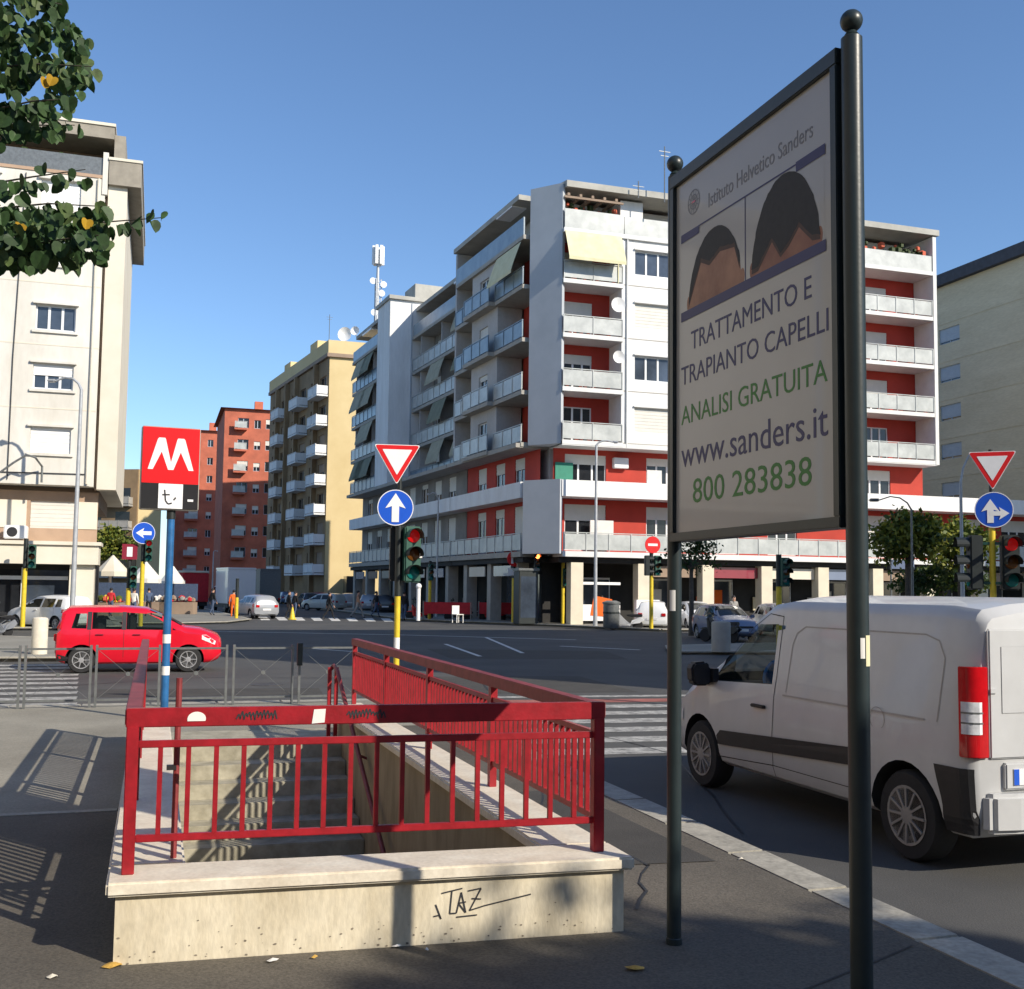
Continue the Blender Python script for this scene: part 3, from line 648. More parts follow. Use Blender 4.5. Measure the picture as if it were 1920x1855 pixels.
# ---- hatchbacks and other passenger cars
def SC_(L=3.65, H=1.52, W=.82): 
    k = L/3.65; h = H-1.55
    return [(0, .42, .80, .70*W/.82, .64), (.04, .30, .98, .78*W/.82, .66), (.12*k, .24, 1.28+h, W-.02, .62), (.26*k, .2, 1.44+h, W-.01, .605), (.6*k, .2, 1.49+h, W, .60), (1.4*k, .2, 1.50+h, W, .605),
            (1.95*k, .2, 1.46+h, W, .60), (2.3*k, .2, 1.32+h, W, .605), (2.82*k, .2, 1.0+h*.5, W, .70), (3.15*k, .2, .93+h*.4, W-.02, .70), (3.42*k, .22, .84+h*.3, W-.06, .66), (3.58*k, .28, .70, W-.14, .58), (L, .36, .58, W-.24, .52)]
def car(label, loc, rz, paint, L=3.65, H=1.52, W=.82, group=None, hero=False, name='parked_car', rimm='rim', belt=.95):
    t = thing(name, label, 'car', loc, rz, group); k = L/3.65; st_ = SC_(L, H, W)
    if hero: st_ = [(y, zb, zt+{2: .1, 3: .04, 8: .02, 9: .05, 10: .05, 11: .1, 12: .12}.get(i, 0), w, wt+(.03 if i in (11, 12) else 0)) for i, (y, zb, zt, w, wt) in enumerate(st_)]
    c = Car(st_, belt, ns=36 if hero else 22); h = H-1.55
    b = c.shell().build('body', [paint, 'interior'], t); wy = (.62*k, .62*k+2.3*k) if not hero else (.56, 2.83); r = .29
    q = [[(.34*k, .99), (.66*k, .98), (.66*k, 1.36+h), (.42*k, 1.36+h)], [(.78*k, .975), (1.42*k, .965), (1.42*k, 1.39+h), (.78*k, 1.39+h)], [(1.52*k, .965), (2.62*k, .95), (2.22*k, 1.25+h), (1.98*k, 1.36+h), (1.52*k, 1.39+h)]]
    cuts = [cutter(MB().lathe([(r+.055, sg*.5), (r+.055, sg*1.1)], (0, y, r), 22, 'x')) for y in wy for sg in (-1, 1)]
    if hero:
        cuts.append(cutter(MB().box(-.62, .62, .4*k, 2.3*k, .6, 1.38+h)))
        for p in q: cuts.append(cutter(MB().prism(p, -1.2, 1.2, 'x')))
    boolean(b, cuts)
    gm = 'carglass' if hero else 'tint'
    for sg in (-1, 1):
        for p in q: c.side(p, sg, -.004 if hero else .004).build('side_window', gm, t)
        if hero:
            for y in (.72*k, 1.47*k): c.side([(y-.045, .96), (y+.045, .96), (y+.045, 1.40+h), (y-.045, 1.40+h)], sg, .005).build('door_pillar', 'plastic', t)
        for y in (1.47*k, .72*k if not hero else .74*k): c.seam([(y, .3), (y, .96)], sg).build('door_seam', 'interior', t)
        for y in (.95*k, 1.75*k): MB().box(sg*(W-.02), sg*(W+.03), y-.08, y+.08, .84, .865).build('door_handle', paint if not hero else 'carmaroon', t, bevel=.006)
        MB().box(sg*(W+.0), sg*(W+.17), 2.42*k, 2.54*k, .93, 1.06).build('wing_mirror', paint, t, bevel=.03)
        hl = c.side([(3.2*k, .74), (3.5*k, .62), (3.52*k, .70), (3.3*k, .84), (3.2*k, .84)], sg, .006); hl.build('headlight', 'lampclear', t)
        if hero: c.side([(.02, .98), (.13*k, .98), (.2*k, 1.36+h), (.13*k, 1.34+h)], sg, .007).build('rear_light', 'taillight', t)
        else: c.side([(.01, .72), (.3*k, .74), (.26*k, .9), (.02, .88)], sg, .007).build('rear_light', 'taillight', t)
        for y in wy: wheel(t, sg*(W-.13), y, r, .18, sg, rimm)
        c.side([(.0+.05, .27), (.28*k, .27), (.3*k, .36), (.06, .42)], sg, .006).build('bumper_corner', 'plastic' if hero else paint, t)
    c.top(2.02*k, 2.74*k, (0, .86)).build('windscreen', gm if False else 'tint', t)
    rw = MB().quad((-.52, .13*k-.02, 1.02), (.52, .13*k-.02, 1.02), (.46, .235*k, 1.36+h), (-.46, .235*k, 1.36+h))
    rw.v = [(x, y-.03, z) for x, y, z in rw.v]; rw.build('rear_window', 'tint', t)
    for sg in (-1, 1): MB().box(sg*.48, sg*.70, -.03, .05, .70, .86).build('rear_light', 'taillight', t, bevel=.015)
    MB().box(-.26, .26, -.025, .02, .52, .63).build('number_plate', 'plate', t); MB().box(-.26, .26, L-.03, L+.012, .42, .52).build('number_plate', 'plate', t)
    MB().box(-.45, .45, L-.09, L+.004, .56, .63).build('grille', 'plastic', t)
    return t
a, b = gp(152, 1262), gp(352, 1260); d = (b-a); ang = math.atan2(d.y, d.x)-math.pi/2
dn = d.normalized(); c0 = a-dn*.56+Vector((-dn.y, dn.x, 0))*.66
rc = car('bright red small hatchback crossing behind the blue sign pole', (c0.x, c0.y, 0), ang, 'carred', L=3.55, H=1.5, W=.82, hero=True, name='red_hatchback')
MB().box(-.3, .3, .8, 1.0, .6, 1.25).build('seat', 'blackcloth', rc, bevel=.05)
for x in (-.33, .33): MB().box(x-.22, x+.22, 1.5, 1.66, .6, 1.32).build('seat', 'blackcloth', rc, bevel=.05)
def place(px, py, rz): p = gp(px, py); return (p.x, p.y, 0), R(rz)
def carp(label, px, py, rz, paint, **kw): l, r_ = place(px, py, rz); return car(label, l, r_, paint, **kw)
carp('white hatchback parked beside the pale apartment building on the left', 152, 1182, 44, 'carwhite', L=4.0, H=1.5)
carp('silver saloon with red tail lights seen from behind beside the orange worker', 500, 1161, 16, 'carsilver', L=4.3, H=1.48)
carp('dark red car standing just behind the silver saloon', 472, 1150, 12, 'carmaroon', L=4.0, H=1.5)
carp('cream white car turning in the shaded street behind the walking man', 640, 1146, 40, 'carcream', L=4.0, H=1.5)
carp('white car nearest the kiosk end of the parked row', 1222, 1182, -28, 'carwhite', L=4.0, H=1.48, group='cars parked in front of the red and white building')
carp('dark blue car parked nose out behind the stone bollard', 1330, 1196, 170, 'carblue', L=4.1, H=1.48, group='cars parked in front of the red and white building')
carp('silver blue car parked behind the roof of the van cab', 1440, 1190, 168, 'carsilver', L=4.1, H=1.5, group='cars parked in front of the red and white building')
carp('black car half hidden beyond the white van roof', 1535, 1172, 172, 'carblack', L=4.2, H=1.5, group='cars parked in front of the red and white building')
carp('grey car beyond the van under the street tree', 1680, 1172, 100, 'carsilver', L=4.3, H=1.5, group='cars parked in front of the red and white building')
for a_ in (('black car parked along the shaded side street beyond the crossing', 585, 1142, 5, 'carblack'), ('grey car parked deep in the side street under the balconies', 693, 1148, -8, 'carsilver'), ('black car parked at the arcade just left of the near signal', 722, 1152, -6, 'carblack'),
           ('dark red car at the left kerb of the side street', 612, 1138, 30, 'carmaroon'), ('silver car nearest the arcade columns in the side street', 655, 1142, -5, 'carsilver'), ('dark blue car far down the side street in shade', 540, 1133, 4, 'carblue'), ('white car far behind the cream car in the side street', 560, 1134, 8, 'carwhite'), ('blue car between the silver blue car and the black car', 1488, 1178, 170, 'carblue'), ('white car behind the stone bollard and the dark blue car', 1290, 1178, 165, 'carwhite')):
    carp(*a_, L=4.0, H=1.48)
# box vans in the market street
def box_van(label, px, py, rz, cab, boxm, topm, ln=4.2, hh=2.6, wd=1.05):
    l, r_ = place(px, py, rz); t = thing('box_van', label, 'truck', l, r_)
    MB().box(-wd, wd, 0, ln*.7, .7, hh).build('cargo_box', boxm, t, bevel=.05)
    MB().box(-wd-.02, wd+.02, -.02, ln*.7+.02, hh+.002, hh+.16).build('box_roof', topm, t, bevel=.04)
    MB().prism([(ln*.72, .45), (ln, .45), (ln, 1.1), (ln*.93, 1.25), (ln*.84, 2.0), (ln*.72, 2.05)], -wd+.08, wd-.08, 'x').build('cab', cab, t, bevel=.06)
    MB().prism([(ln*.932, 1.28), (ln*.848, 1.95), (ln*.853, 1.97), (ln*.94, 1.30)], -wd+.18, wd-.18, 'x').build('windscreen', 'tint', t)
    for sg in (-1, 1):
        MB().prism([(ln*.75, 1.25), (ln*.9, 1.25), (ln*.83, 1.9), (ln*.75, 1.9)], sg*(wd-.085), sg*(wd-.074), 'x').build('side_window', 'tint', t)
        for y in (ln*.2, ln*.84): wheel(t, sg*(wd-.16), y, .36, .22, sg, 'hubcap', 5)
        MB().box(sg*(wd-.25), sg*(wd-.05), -.03, .02, .72, .86).build('rear_light', 'taillight', t)
    MB().box(-wd+.05, wd-.05, .1, ln*.95, .4, .7).build('chassis', 'plastic', t)
    return t
box_van('red canvas sided truck with cream roof among the market stalls', 366, 1146, 20, 'carred', 'redcloth', 'cream', 4.8, 3.0)
box_van('tall white van behind the orange vested worker', 452, 1150, 12, 'carwhite', 'carwhite', 'carwhite', 4.8, 3.2)
box_van('grey box truck parked deeper in the shaded street', 506, 1138, 10, 'greymetal', 'greymetal', 'greymetal', 6, 3.6)
box_van('dark blue delivery van in the shaded side street beyond the cream car', 604, 1133, 2, 'carblue', 'carblue', 'carblack', 5, 3.0)
box_van('black delivery van under the balconies of the side street', 668, 1139, -4, 'carblack', 'carblack', 'carblack', 5, 3.0)
# scooters
def scooter(label, px, py, rz, paint, group='scooters parked along the kerbs'):
    l, r_ = place(px, py, rz); t = thing('parked_scooter', label, 'scooter', l, r_, group)
    for y in (.25, 1.5):
        w_ = MB().lathe([(.14, -.06), (.23, -.06), (.26, -.03), (.26, .03), (.23, .06), (.14, .06)], (0, y, .26), 20, 'x').build('wheel', 'tyre', t, smooth=True)
        MB().lathe([(.15, -.04), (.15, .04)], (0, y, .26), 16, 'x').build('rim', 'rim', w_)
    MB().prism([(.0, .52), (.15, .40), (.62, .34), (1.1, .26), (1.16, .34), (1.2, .78), (1.3, .98), (1.38, .96), (1.34, .6), (1.28, .3), (1.18, .2), (.6, .2), (.5, .46), (.1, .62)], -.17, .17, 'x').build('body', paint, t, bevel=.04)
    MB().prism([(.02, .66), (.5, .66), (.82, .72), (.84, .78), (.4, .80), (.02, .82)], -.15, .15, 'x').build('seat', 'plastic', t, bevel=.04)
    MB().tube([(-.34, 1.18, 1.04), (-.1, 1.26, 1.08), (.1, 1.26, 1.08), (.34, 1.18, 1.04)], .018, 8).build('handlebar', 'plastic', t)
    MB().prism([(1.3, .98), (1.2, 1.42), (1.215, 1.42), (1.33, .98)], -.2, .2, 'x').build('windshield', 'carglass', t)
    MB().tube([(0, 1.3, .9), (0, 1.5, .26)], .03, 8).build('fork', 'greymetal', t)
    MB().prism([(1.28, .5), (1.74, .5), (1.6, .56), (1.4, .58)], -.08, .08, 'x').build('mudguard', paint, t, bevel=.02)
    MB().ball((0, 1.36, .86), .075, 12).build('headlight', 'lampclear', t, smooth=True)
    for sg in (-1, 1): MB().tube([(sg*.26, 1.22, 1.06), (sg*.34, 1.24, 1.24)], .008, 6).ball((sg*.36, 1.24, 1.28), .055, 10).build('mirror', 'plastic', t)
    return t
scooter('pale scooter at the left edge in front of the white car', 22, 1196, 150, 'carsilver')
scooter('black scooter parked close beside the pale scooter', 8, 1186, 140, 'carblack')
scooter('white scooter at the kerb left of the parked car row', 1205, 1182, 60, 'carwhite')
scooter('dark scooter standing right of the stone bollard', 1385, 1206, 30, 'carblack')
scooter('red scooter parked left of the long red cafe barrier', 812, 1163, 65, 'carred'); scooter('red scooter nearest the dark kiosk', 948, 1166, 60, 'carred'); scooter('dark scooter between the two red cafe barriers', 885, 1165, 65, 'carblack')
scooter('blue scooter between two parked cars', 1402, 1196, 20, 'carblue')

# ================================================================ buildings
def fac(ox, oy, ang):           # facade frame: s along the wall, n outwards, z up
    c, s = math.cos(ang), math.sin(ang)
    return Matrix(((c, s, 0, ox), (s, -c, 0, oy), (0, 0, 1, 0), (0, 0, 0, 1)))
def wall_open(mb, s0, s1, z0, z1, n, ops, dp=.22, mi=0):
    S = sorted({s0, s1, *[o[0] for o in ops], *[o[1] for o in ops]}); Z = sorted({z0, z1, *[o[2] for o in ops], *[o[3] for o in ops]})
    for a, b in zip(S, S[1:]):
        for c, d in zip(Z, Z[1:]):
            if not any(o[0] <= (a+b)/2 <= o[1] and o[2] <= (c+d)/2 <= o[3] for o in ops): mb.quad((a, n, c), (b, n, c), (b, n, d), (a, n, d), mi)
    for a, b, c, d in ops:
        m = n-dp; mb.quad((a, n, c), (b, n, c), (b, m, c), (a, m, c), mi); mb.quad((a, n, d), (b, n, d), (b, m, d), (a, m, d), mi)
        mb.quad((a, n, c), (a, n, d), (a, m, d), (a, m, c), mi); mb.quad((b, n, c), (b, n, d), (b, m, d), (b, m, c), mi)
class Bld:
    def __init__(s, name, label, loc, cat='building'): s.t = thing(name, label, cat, loc)
    def part(s, mb, name, m, par=None, **kw): return mb.build(name, m, par or s.t, world=True, **kw)
    def window(s, F, a, b, c, d, n, panes=3, shut=0., frame='frame_white', glass='glass', sm='shutter', dp=.2):
        g = MB(F); m = n-dp+.02; w_ = .07
        for x0, x1, z0, z1 in ((a+.002, b-.002, c+.002, c+w_), (a+.002, b-.002, d-w_, d-.002), (a+.002, a+w_, c+w_, d-w_), (b-w_, b-.002, c+w_, d-w_)): g.box(x0, x1, m-.03, m+.04, z0, z1)
        for k in range(1, panes): x = a+(b-a)*k/panes; g.box(x-.055, x+.055, m-.028, m+.038, c+w_, d-w_)
        f = s.part(g, 'window', frame)
        g = MB(F); g.quad((a, m, c), (b, m, c), (b, m, d), (a, m, d)); s.part(g, 'pane', glass, f, norm=False)
        if shut > 0:
            g = MB(F); zb = d-(d-c)*shut; N = max(3, int((d-zb)/.09))
            for k in range(N): z0 = zb+(d-zb)*k/N; g.box(a+.01, b-.01, m+.05, m+.075+(.012 if k % 2 else 0), z0+.001, zb+(d-zb)*(k+1)/N)
            s.part(g, 'roller_shutter', sm, f)
        return f
    def balcony(s, F, a, b, z, n0, n1, hgt=.95, slab='white_slab', rl='rail_panel', th=.24, soff=None, bars=True):
        g = MB(F); g.box(a, b, n0, n1, z-th, z); o = s.part(g, 'balcony', soff or slab)
        g = MB(F); g.box(a+.04, b-.04, n1-.07, n1-.03, z+.08, z+hgt)
        if n1-n0 > 1.0 and n0 >= 0: g.box(a+.04, a+.08, n0, n1-.071, z+.08, z+hgt); g.box(b-.08, b-.04, n0, n1-.071, z+.08, z+hgt)
        k = max(1, int((b-a)/1.3))
        for i in range(k+1): x = a+.04+(b-a-.08)*i/k; g.box(x-.025, x+.025, n1-.025, n1+.005, z, z+hgt+.04)
        g.box(a+.02, b-.02, n1-.08, n1-.005, z+hgt+.041, z+hgt+.085); s.part(g, 'balcony_railing', rl, o); return o
    def awning(s, F, a, b, z, n, drop, out, m='awning'):
        g = MB(F); N = 6
        for i in range(N+1):
            t = i/N
            for x in (a, b): g.v.append(tuple(F @ Vector((x, n+out*t, z-drop*t+.06*math.sin(t*3.14)))))
        for i in range(N): g.f.append([2*i, 2*i+1, 2*i+3, 2*i+2]); g.m.append(0)
        g.quad((a, n+out, z-drop), (b, n+out, z-drop), (b, n+out, z-drop-.18), (a, n+out, z-drop-.18)); return s.part(g, 'awning', m, norm=False)
SLAB = [10.2, 13.15, 16.15, 19.2, 22.05]
# ---------------------------------------------------------------- red and white corner block
A = Bld('apartment_building', 'white and red corner apartment block with blue grey chamfer and stacked balconies', (19.5, 57, 0))
FR = Matrix(((1, 0, 0, 0), (0, -1, 0, 55.7), (0, 0, 1, 0), (0, 0, 0, 1)))       # right hand front, s = world x
LA = math.pi/2+math.atan(.075)
FL = fac(19.5, 57.3, LA); FL = Matrix(((math.cos(LA), -math.sin(LA), 0, 19.5), (math.sin(LA), math.cos(LA), 0, 57.3), (0, 0, 1, 0), (0, 0, 0, 1)))
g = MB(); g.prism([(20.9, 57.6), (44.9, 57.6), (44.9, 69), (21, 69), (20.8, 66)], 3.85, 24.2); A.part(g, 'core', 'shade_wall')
# chamfer
g = MB(); g.prism([(19.5, 57.3), (20.85, 55.7), (21.05, 55.86), (21.05, 57.55), (19.72, 57.55)], 10.0, 24.62); A.part(g, 'chamfer_wall', 'grey_wall')
g = MB(); g.prism([(19.18, 57.1), (20.72, 55.38), (20.9, 55.5), (20.9, 57.5), (19.35, 57.5)], 3.95, 8.0); A.part(g, 'chamfer_panel', 'grey_wall')
# right front: central white wall with four window columns
cols = [(25.25, 27.5), (28.9, 31.1), (32.9, 35.1), (36.9, 39.1)]; ops = []; wins = []
for i, z in enumerate(SLAB[:4]):
    for j, (a, b) in enumerate(cols): o_ = (a, b, z+.65, z+2.05); ops.append(o_); wins.append((o_, (i+j) % 2 == 0))
g = MB(FR); wall_open(g, 24.55, 39.9, 9.95, 22.05, 0, ops); A.part(g, 'front_wall', 'white_wall', norm=False)
for o_, sh_ in wins: A.window(FR, *o_, 0, 3, 1.0 if sh_ else .0); 
for o_, sh_ in wins:
    g = MB(FR); g.box(o_[0]-.06, o_[1]+.06, .0, .12, o_[3]+.02, o_[3]+.10); A.part(g, 'lintel', 'white_slab')
def loggia(B, F, a, b, z, zt, dpt, rl='rail_panel', door=(.25, .75), shut=.3, slab='white_slab', n1=.12, back='red_wall', glass='glass_dark'):
    g = MB(F); w0, w1 = lerp(a, b, door[0]), lerp(a, b, door[1]); op = (w0, w1, z+.05, zt-.55)
    wall_open(g, a, b, z, zt, -dpt, [op], .15); B.part(g, 'loggia_wall', back, norm=False)
    B.window(F, *op, -dpt, 3, shut, dp=.14, glass=glass)
    B.balcony(F, a, b, z, -dpt+.001, n1, rl=rl, slab=slab)
for i, z in enumerate(SLAB[:4]):
    zt = (SLAB+[24.3])[i+1]-.24
    loggia(A, FR, 20.9, 24.5, z, zt, 1.7, shut=(.0, .25, .35, .3)[i], door=(.2, .68)); loggia(A, FR, 40.0, 45.45, z, zt, 1.7, door=(.3, .62), shut=(0, .55, .4, .5)[i])
for q in ((45.47, 45.72, -14, .14, 24.3), (39.92, 39.99, -1.8, .05, 24.2), (24.42, 24.54, -1.8, .05, 22.0)): g = MB(FR); g.box(q[0], q[1], q[2], q[3], 9.95, q[4]); A.part(g, 'side_fin', 'white_slab')
A.awning(FR, 20.95, 24.35, 22.0, .1, 1.75, .75)
g = MB(FR); g.box(24.15, 24.2, .1, .14, 19.2, 20.3); A.part(g, 'awning_curtain', 'awning')
for x in (28.2, 32.0, 36.1, 24.75):
    g = MB(FR); g.tube([(x, .07, 9.96), (x, .07, 22.0)], .055, 8); A.part(g, 'drainpipe', 'white_slab', smooth=True)
g = MB(FR)
for z in SLAB[:4]: g.box(24.56, 39.9, .001, .012, z-.03, z+.02)
A.part(g, 'floor_joint', 'concrete')
# terrace and penthouse
g = MB(FR); g.box(20.9, 45.45, -12, .15, 21.82, 22.06); A.part(g, 'terrace_slab', 'white_slab')
g = MB(FR); g.box(20.95, 24.5, .03, .12, 22.07, 23.15); g.box(24.56, 40, .03, .1, 22.07, 23.1); g.box(40.05, 45.4, .03, .1, 22.07, 23.05); A.part(g, 'terrace_parapet', 'rail_panel')
g = MB(FR); op = [(27.6, 29.4, 22.2, 23.9), (31, 33, 22.2, 23.9), (41.5, 43.5, 22.2, 23.9)]
wall_open(g, 21, 45.4, 22.06, 24.3, -2.6, op, .15); A.part(g, 'penthouse_wall', 'red_wall', norm=False)
for o_ in op: A.window(FR, *o_, -2.6, 2, .2, dp=.14)
g = MB(FR); g.box(24.6, 26.0, -2.5, -.6, 22.07, 24.28); A.part(g, 'terrace_hut', 'white_wall')
g = MB(FR); 
for k in range(5): g.box(21.1+.72*k, 21.25+.72*k, -2.6, .1, 23.9, 24.06)
g.box(20.95, 24.5, -.02, .08, 23.78, 23.899); A.part(g, 'pergola', 'brown')
g = MB(FR)
for k in range(26): x = 21.1+3.2*random.random(); g.ball((x, -.5-.8*random.random(), 23.2+.55*random.random()), .12+.16*random.random(), 6, mi=random.choice((0, 0, 1)))
for k in range(30): x = 40.3+4.9*random.random(); g.ball((x, -.3-.6*random.random(), 23.15+.75*random.random()*random.random()), .1+.2*random.random(), 6, mi=random.choice((0, 0, 1)))
A.part(g, 'terrace_plants', ['tleaf3', 'terracotta'])
g = MB(FR); g.prism([(-14.5, 25.0), (.25, 24.36), (.25, 24.72), (-5, 25.6), (-14.5, 25.6)], 21.0, 45.9, 'x'); A.part(g, 'roof', 'roofgrey')
# terracotta pots and laundry on balconies
g = MB(FR)
for z in SLAB[:4]:
    for k in range(5):
        x = 21.2+2.9*random.random(); g.lathe([(.09, 0), (.14, .28), (.01, .29)], (x, -.1, z), 8); x = 40.5+4.5*random.random(); g.lathe([(.1, 0), (.16, .3), (.01, .31)], (x, -.1, z), 8)
A.part(g, 'flower_pots', 'terracotta')
for z, x, rr in ((17.9, 24.05, .42), (14.95, 24.1, .35)):
    g = MB(FR); g.lathe([(.02, .02), (rr*.6, .08), (rr, .22), (rr, .24), (.02, .05)], (x, .2, z), 18, 'y'); g.bar((x, .1, z), (x+.2, -.3, z-.2), .04); A.part(g, 'satellite_dish', 'white_wall', smooth=True)
# lower floors on the right front: band, recessed red walls, balcony rail
BX = 61
g = MB(FR); g.box(20.85, BX, -1.0, .32, 7.08, 7.98); A.part(g, 'white_band', 'white_wall')
g = MB(FR); g.box(20.9, 45.6, -1.9, .1, 9.9, 10.15); A.part(g, 'soffit_slab', 'white_slab')
low = [(21.6, 24.1), (26.6, 28.6), (30.5, 32.5), (34.5, 36.5), (41.0, 43.2)]
for (z0, z1, zz) in ((7.9, 9.9, 0), (4.1, 7.08, 1)):
    op = [(a, b, z0+(.1 if zz else .12), z1-.3) for a, b in low]
    if zz: op += [(48+3.6*k, 50+3.6*k, z0+.1, z1-.3) for k in range(4)]
    g = MB(FR); wall_open(g, 20.9, BX if zz else 45.6, z0, z1, -1.3, op, .15); A.part(g, 'recessed_wall', 'red_wall', norm=False)
    for k, o_ in enumerate(op): A.window(FR, *o_, -1.3, 3, (.35, .28, .5, .2, .4)[k % 5], dp=.14, glass='glass_dark')
A.balcony(FR, 20.92, BX, 4.1, -1.29, .3, .95, th=.3)
g = MB(FR); g.box(21.0, 22.05, -1.26, -1.2, 8.0, 9.1); A.part(g, 'green_shutter', 'greenshut')
g = MB(FR); g.box(23.0, 24.4, -1.0, -.9, 4.3, 5.9); g.box(26.0, 26.9, .0, .1, 8.0, 8.75); A.part(g, 'hung_laundry', 'whitecloth')
for x in (33.6, 24.9, 38.8):
    g = MB(FR); g.box(x-.45, x+.45, -1.28, -.95, 8.9, 9.5); A.part(g, 'air_conditioner', 'frame_white', bevel=.03)
g = MB(FR); g.box(46.2, BX, -8, -1.31, 7.99, 8.12); g.box(46.2, BX, -8, -1.45, 4, 7.05); A.part(g, 'low_wing', 'shade_wall')
# ground floor
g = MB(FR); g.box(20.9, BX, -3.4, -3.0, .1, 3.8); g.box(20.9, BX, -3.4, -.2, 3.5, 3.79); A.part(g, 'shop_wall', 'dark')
for x in (21.9, 25.9, 29.9, 33.7, 37.5, 41.3, 45.1, 49, 53, 57): g = MB(FR); g.box(x-.36, x+.36, -.75, -.05, .1, 3.495); A.part(g, 'column', 'column')
for k, x in enumerate((23, 27, 31, 35, 39, 43, 47, 51, 55)):
    g = MB(FR); g.box(x+.0, x+2.0, -2.99, -2.93, .4, 2.6); f = A.part(g, 'shop_window', 'glass'); g = MB(FR); g.box(x-.05, x+2.05, -2.98, -2.9, 2.61, 2.72); g.box(x-.05, x, -2.98, -2.9, .3, 2.6); g.box(x+2, x+2.05, -2.98, -2.9, .3, 2.6); A.part(g, 'shop_frame', 'frame_white', f)
for k, x in enumerate((26.3, 30.3, 34.1, 37.9, 41.7, 45.5, 49.4, 53.4)):
    g = MB(FR); g.box(x, x+3.0, -.5, -.42, 2.78, 3.4); A.part(g, 'shop_sign', ('brown', 'carmaroon', 'cream', 'carblue', 'brown', 'greymetal')[k % 6])
    g = MB(FR); g.box(x+.3, x+.9+.2*(k % 3), -2.88, -2.8, .9, 1.7); g.box(x+1.3, x+2.0, -2.88, -2.8, 1.2, 2.1); A.part(g, 'window_display', ('whitecloth', 'orangecloth', 'tan')[k % 3])
g = MB(FR); g.box(22.4, 24.8, -.9, -.8, 2.3, 2.45); g.box(22.4, 24.8, -.9, -.82, .3, 1.2, 0); A.part(g, 'shop_sign', 'signwhite')
g = MB(FR); g.prism([(23.0, .6), (24.4, .5), (24.3, 1.5), (23.2, 1.7)], -.81, -.79, 'y'); A.part(g, 'shop_poster', 'orangecloth')
g = MB(FR); g.box(25.2, 26.6, .2, .5, .1, 1.5); A.part(g, 'white_counter', 'signwhite')
# left hand facade of the corner block (in shade)
g = MB(FL); op = []; 
for z in SLAB[:4]: op.append((6.2, 7.7, z+.7, z+2.0))
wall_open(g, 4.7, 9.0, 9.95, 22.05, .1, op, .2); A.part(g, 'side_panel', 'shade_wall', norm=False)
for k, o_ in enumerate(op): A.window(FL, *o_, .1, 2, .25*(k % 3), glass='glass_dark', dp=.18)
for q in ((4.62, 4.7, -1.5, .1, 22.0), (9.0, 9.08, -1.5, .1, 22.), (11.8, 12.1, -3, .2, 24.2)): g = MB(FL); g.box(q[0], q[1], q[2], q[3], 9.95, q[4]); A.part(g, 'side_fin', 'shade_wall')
for i, z in enumerate(SLAB[:4]):
    zt = (SLAB+[24.3])[i+1]-.24
    for (a, b, d_, bk) in ((.25, 4.6, 1.6, 'red_wall'), (9.1, 11.78, 1.6, 'shade_wall')): loggia(A, FL, a, b, z, zt, d_, shut=.3*(i % 3), back=bk, rl='blue_panel' if i > 1 else 'rail_panel', slab='concrete', n1=.32)
    A.balcony(FL, 4.62, 9.09, z, .105, .7, rl='blue_panel' if i > 1 else 'rail_panel', slab='concrete')
A.awning(FL, .6, 4.4, 21.75, .3, 1.7, .6, 'awning')
g = MB(FL); g.box(.25, 11.8, -12, .3, 21.82, 22.06); A.part(g, 'terrace_slab', 'concrete')
g = MB(FL); g.box(.3, 11.8, .2, .28, 22.07, 23.1); A.part(g, 'terrace_parapet', 'blue_panel')
g = MB(FL); g.box(.3, 11.8, -2.6, -2.4, 22.06, 24.3); A.part(g, 'penthouse_wall', 'brown')
g = MB(FL); g.box(.9, 12.2, -9, .35, 24.3, 24.6); A.part(g, 'roof', 'roofgrey')
g = MB(FL); g.box(2.0, 4.5, -.6, .33, 24.22, 24.299); A.part(g, 'skylight', 'signwhite')
# lower floors along the side street, common to both blocks
def lower_side(B, s0, s1, seed):
    random.seed(seed)
    g = MB(FL); g.box(s0, s1, -1.0, .3, 7.08, 7.98); B.part(g, 'white_band', 'white_wall')
    g = MB(FL); g.box(s0, s1, -1.9, .6, 9.9, 10.15); B.part(g, 'soffit_slab', 'concrete')
    for (z0, z1) in ((7.9, 9.9), (4.1, 7.08)):
        op = []; x = s0+2.2
        while x < s1-2: op.append((x, x+1.5, z0+.1, z1-.25)); x += 3.1
        g = MB(FL); wall_open(g, s0, s1, z0, z1, -.9, op, .15); B.part(g, 'recessed_wall', 'red_wall' if B is A else 'shade_back_wall', norm=False)
        for o_ in op: B.window(FL, *o_, -.9, 2, random.choice((.2, .4, .6, 1)), glass='glass_dark', dp=.14)
    B.balcony(FL, s0, s1, 4.1, -.89, .25, .95, slab='concrete', th=.3)
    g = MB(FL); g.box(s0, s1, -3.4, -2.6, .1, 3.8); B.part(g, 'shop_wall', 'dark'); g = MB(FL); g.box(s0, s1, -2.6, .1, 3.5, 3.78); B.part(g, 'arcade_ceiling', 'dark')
    x = s0+1.5
    while x < s1: g = MB(FL); g.box(x-.3, x+.3, -.8, -.1, .1, 3.79); B.part(g, 'column', 'concrete'); x += 4.2
    x = s0+2.0; kk = 0
    while x < s1-2.8: g = MB(FL); g.box(x, x+2.7, -.06, -.0, 2.75, 3.35); B.part(g, 'shop_sign', ('carblue', 'cream', 'carmaroon', 'greymetal', 'brown')[kk % 5]); kk += 1; x += 4.2
    x = s0+2.2
    while x < s1-2.6: g = MB(FL); g.box(x, x+2.4, -2.59, -2.52, .3, 2.9); B.part(g, 'shop_window', 'glass'); x += 4.2
lower_side(A, .3, 12.2, 3)
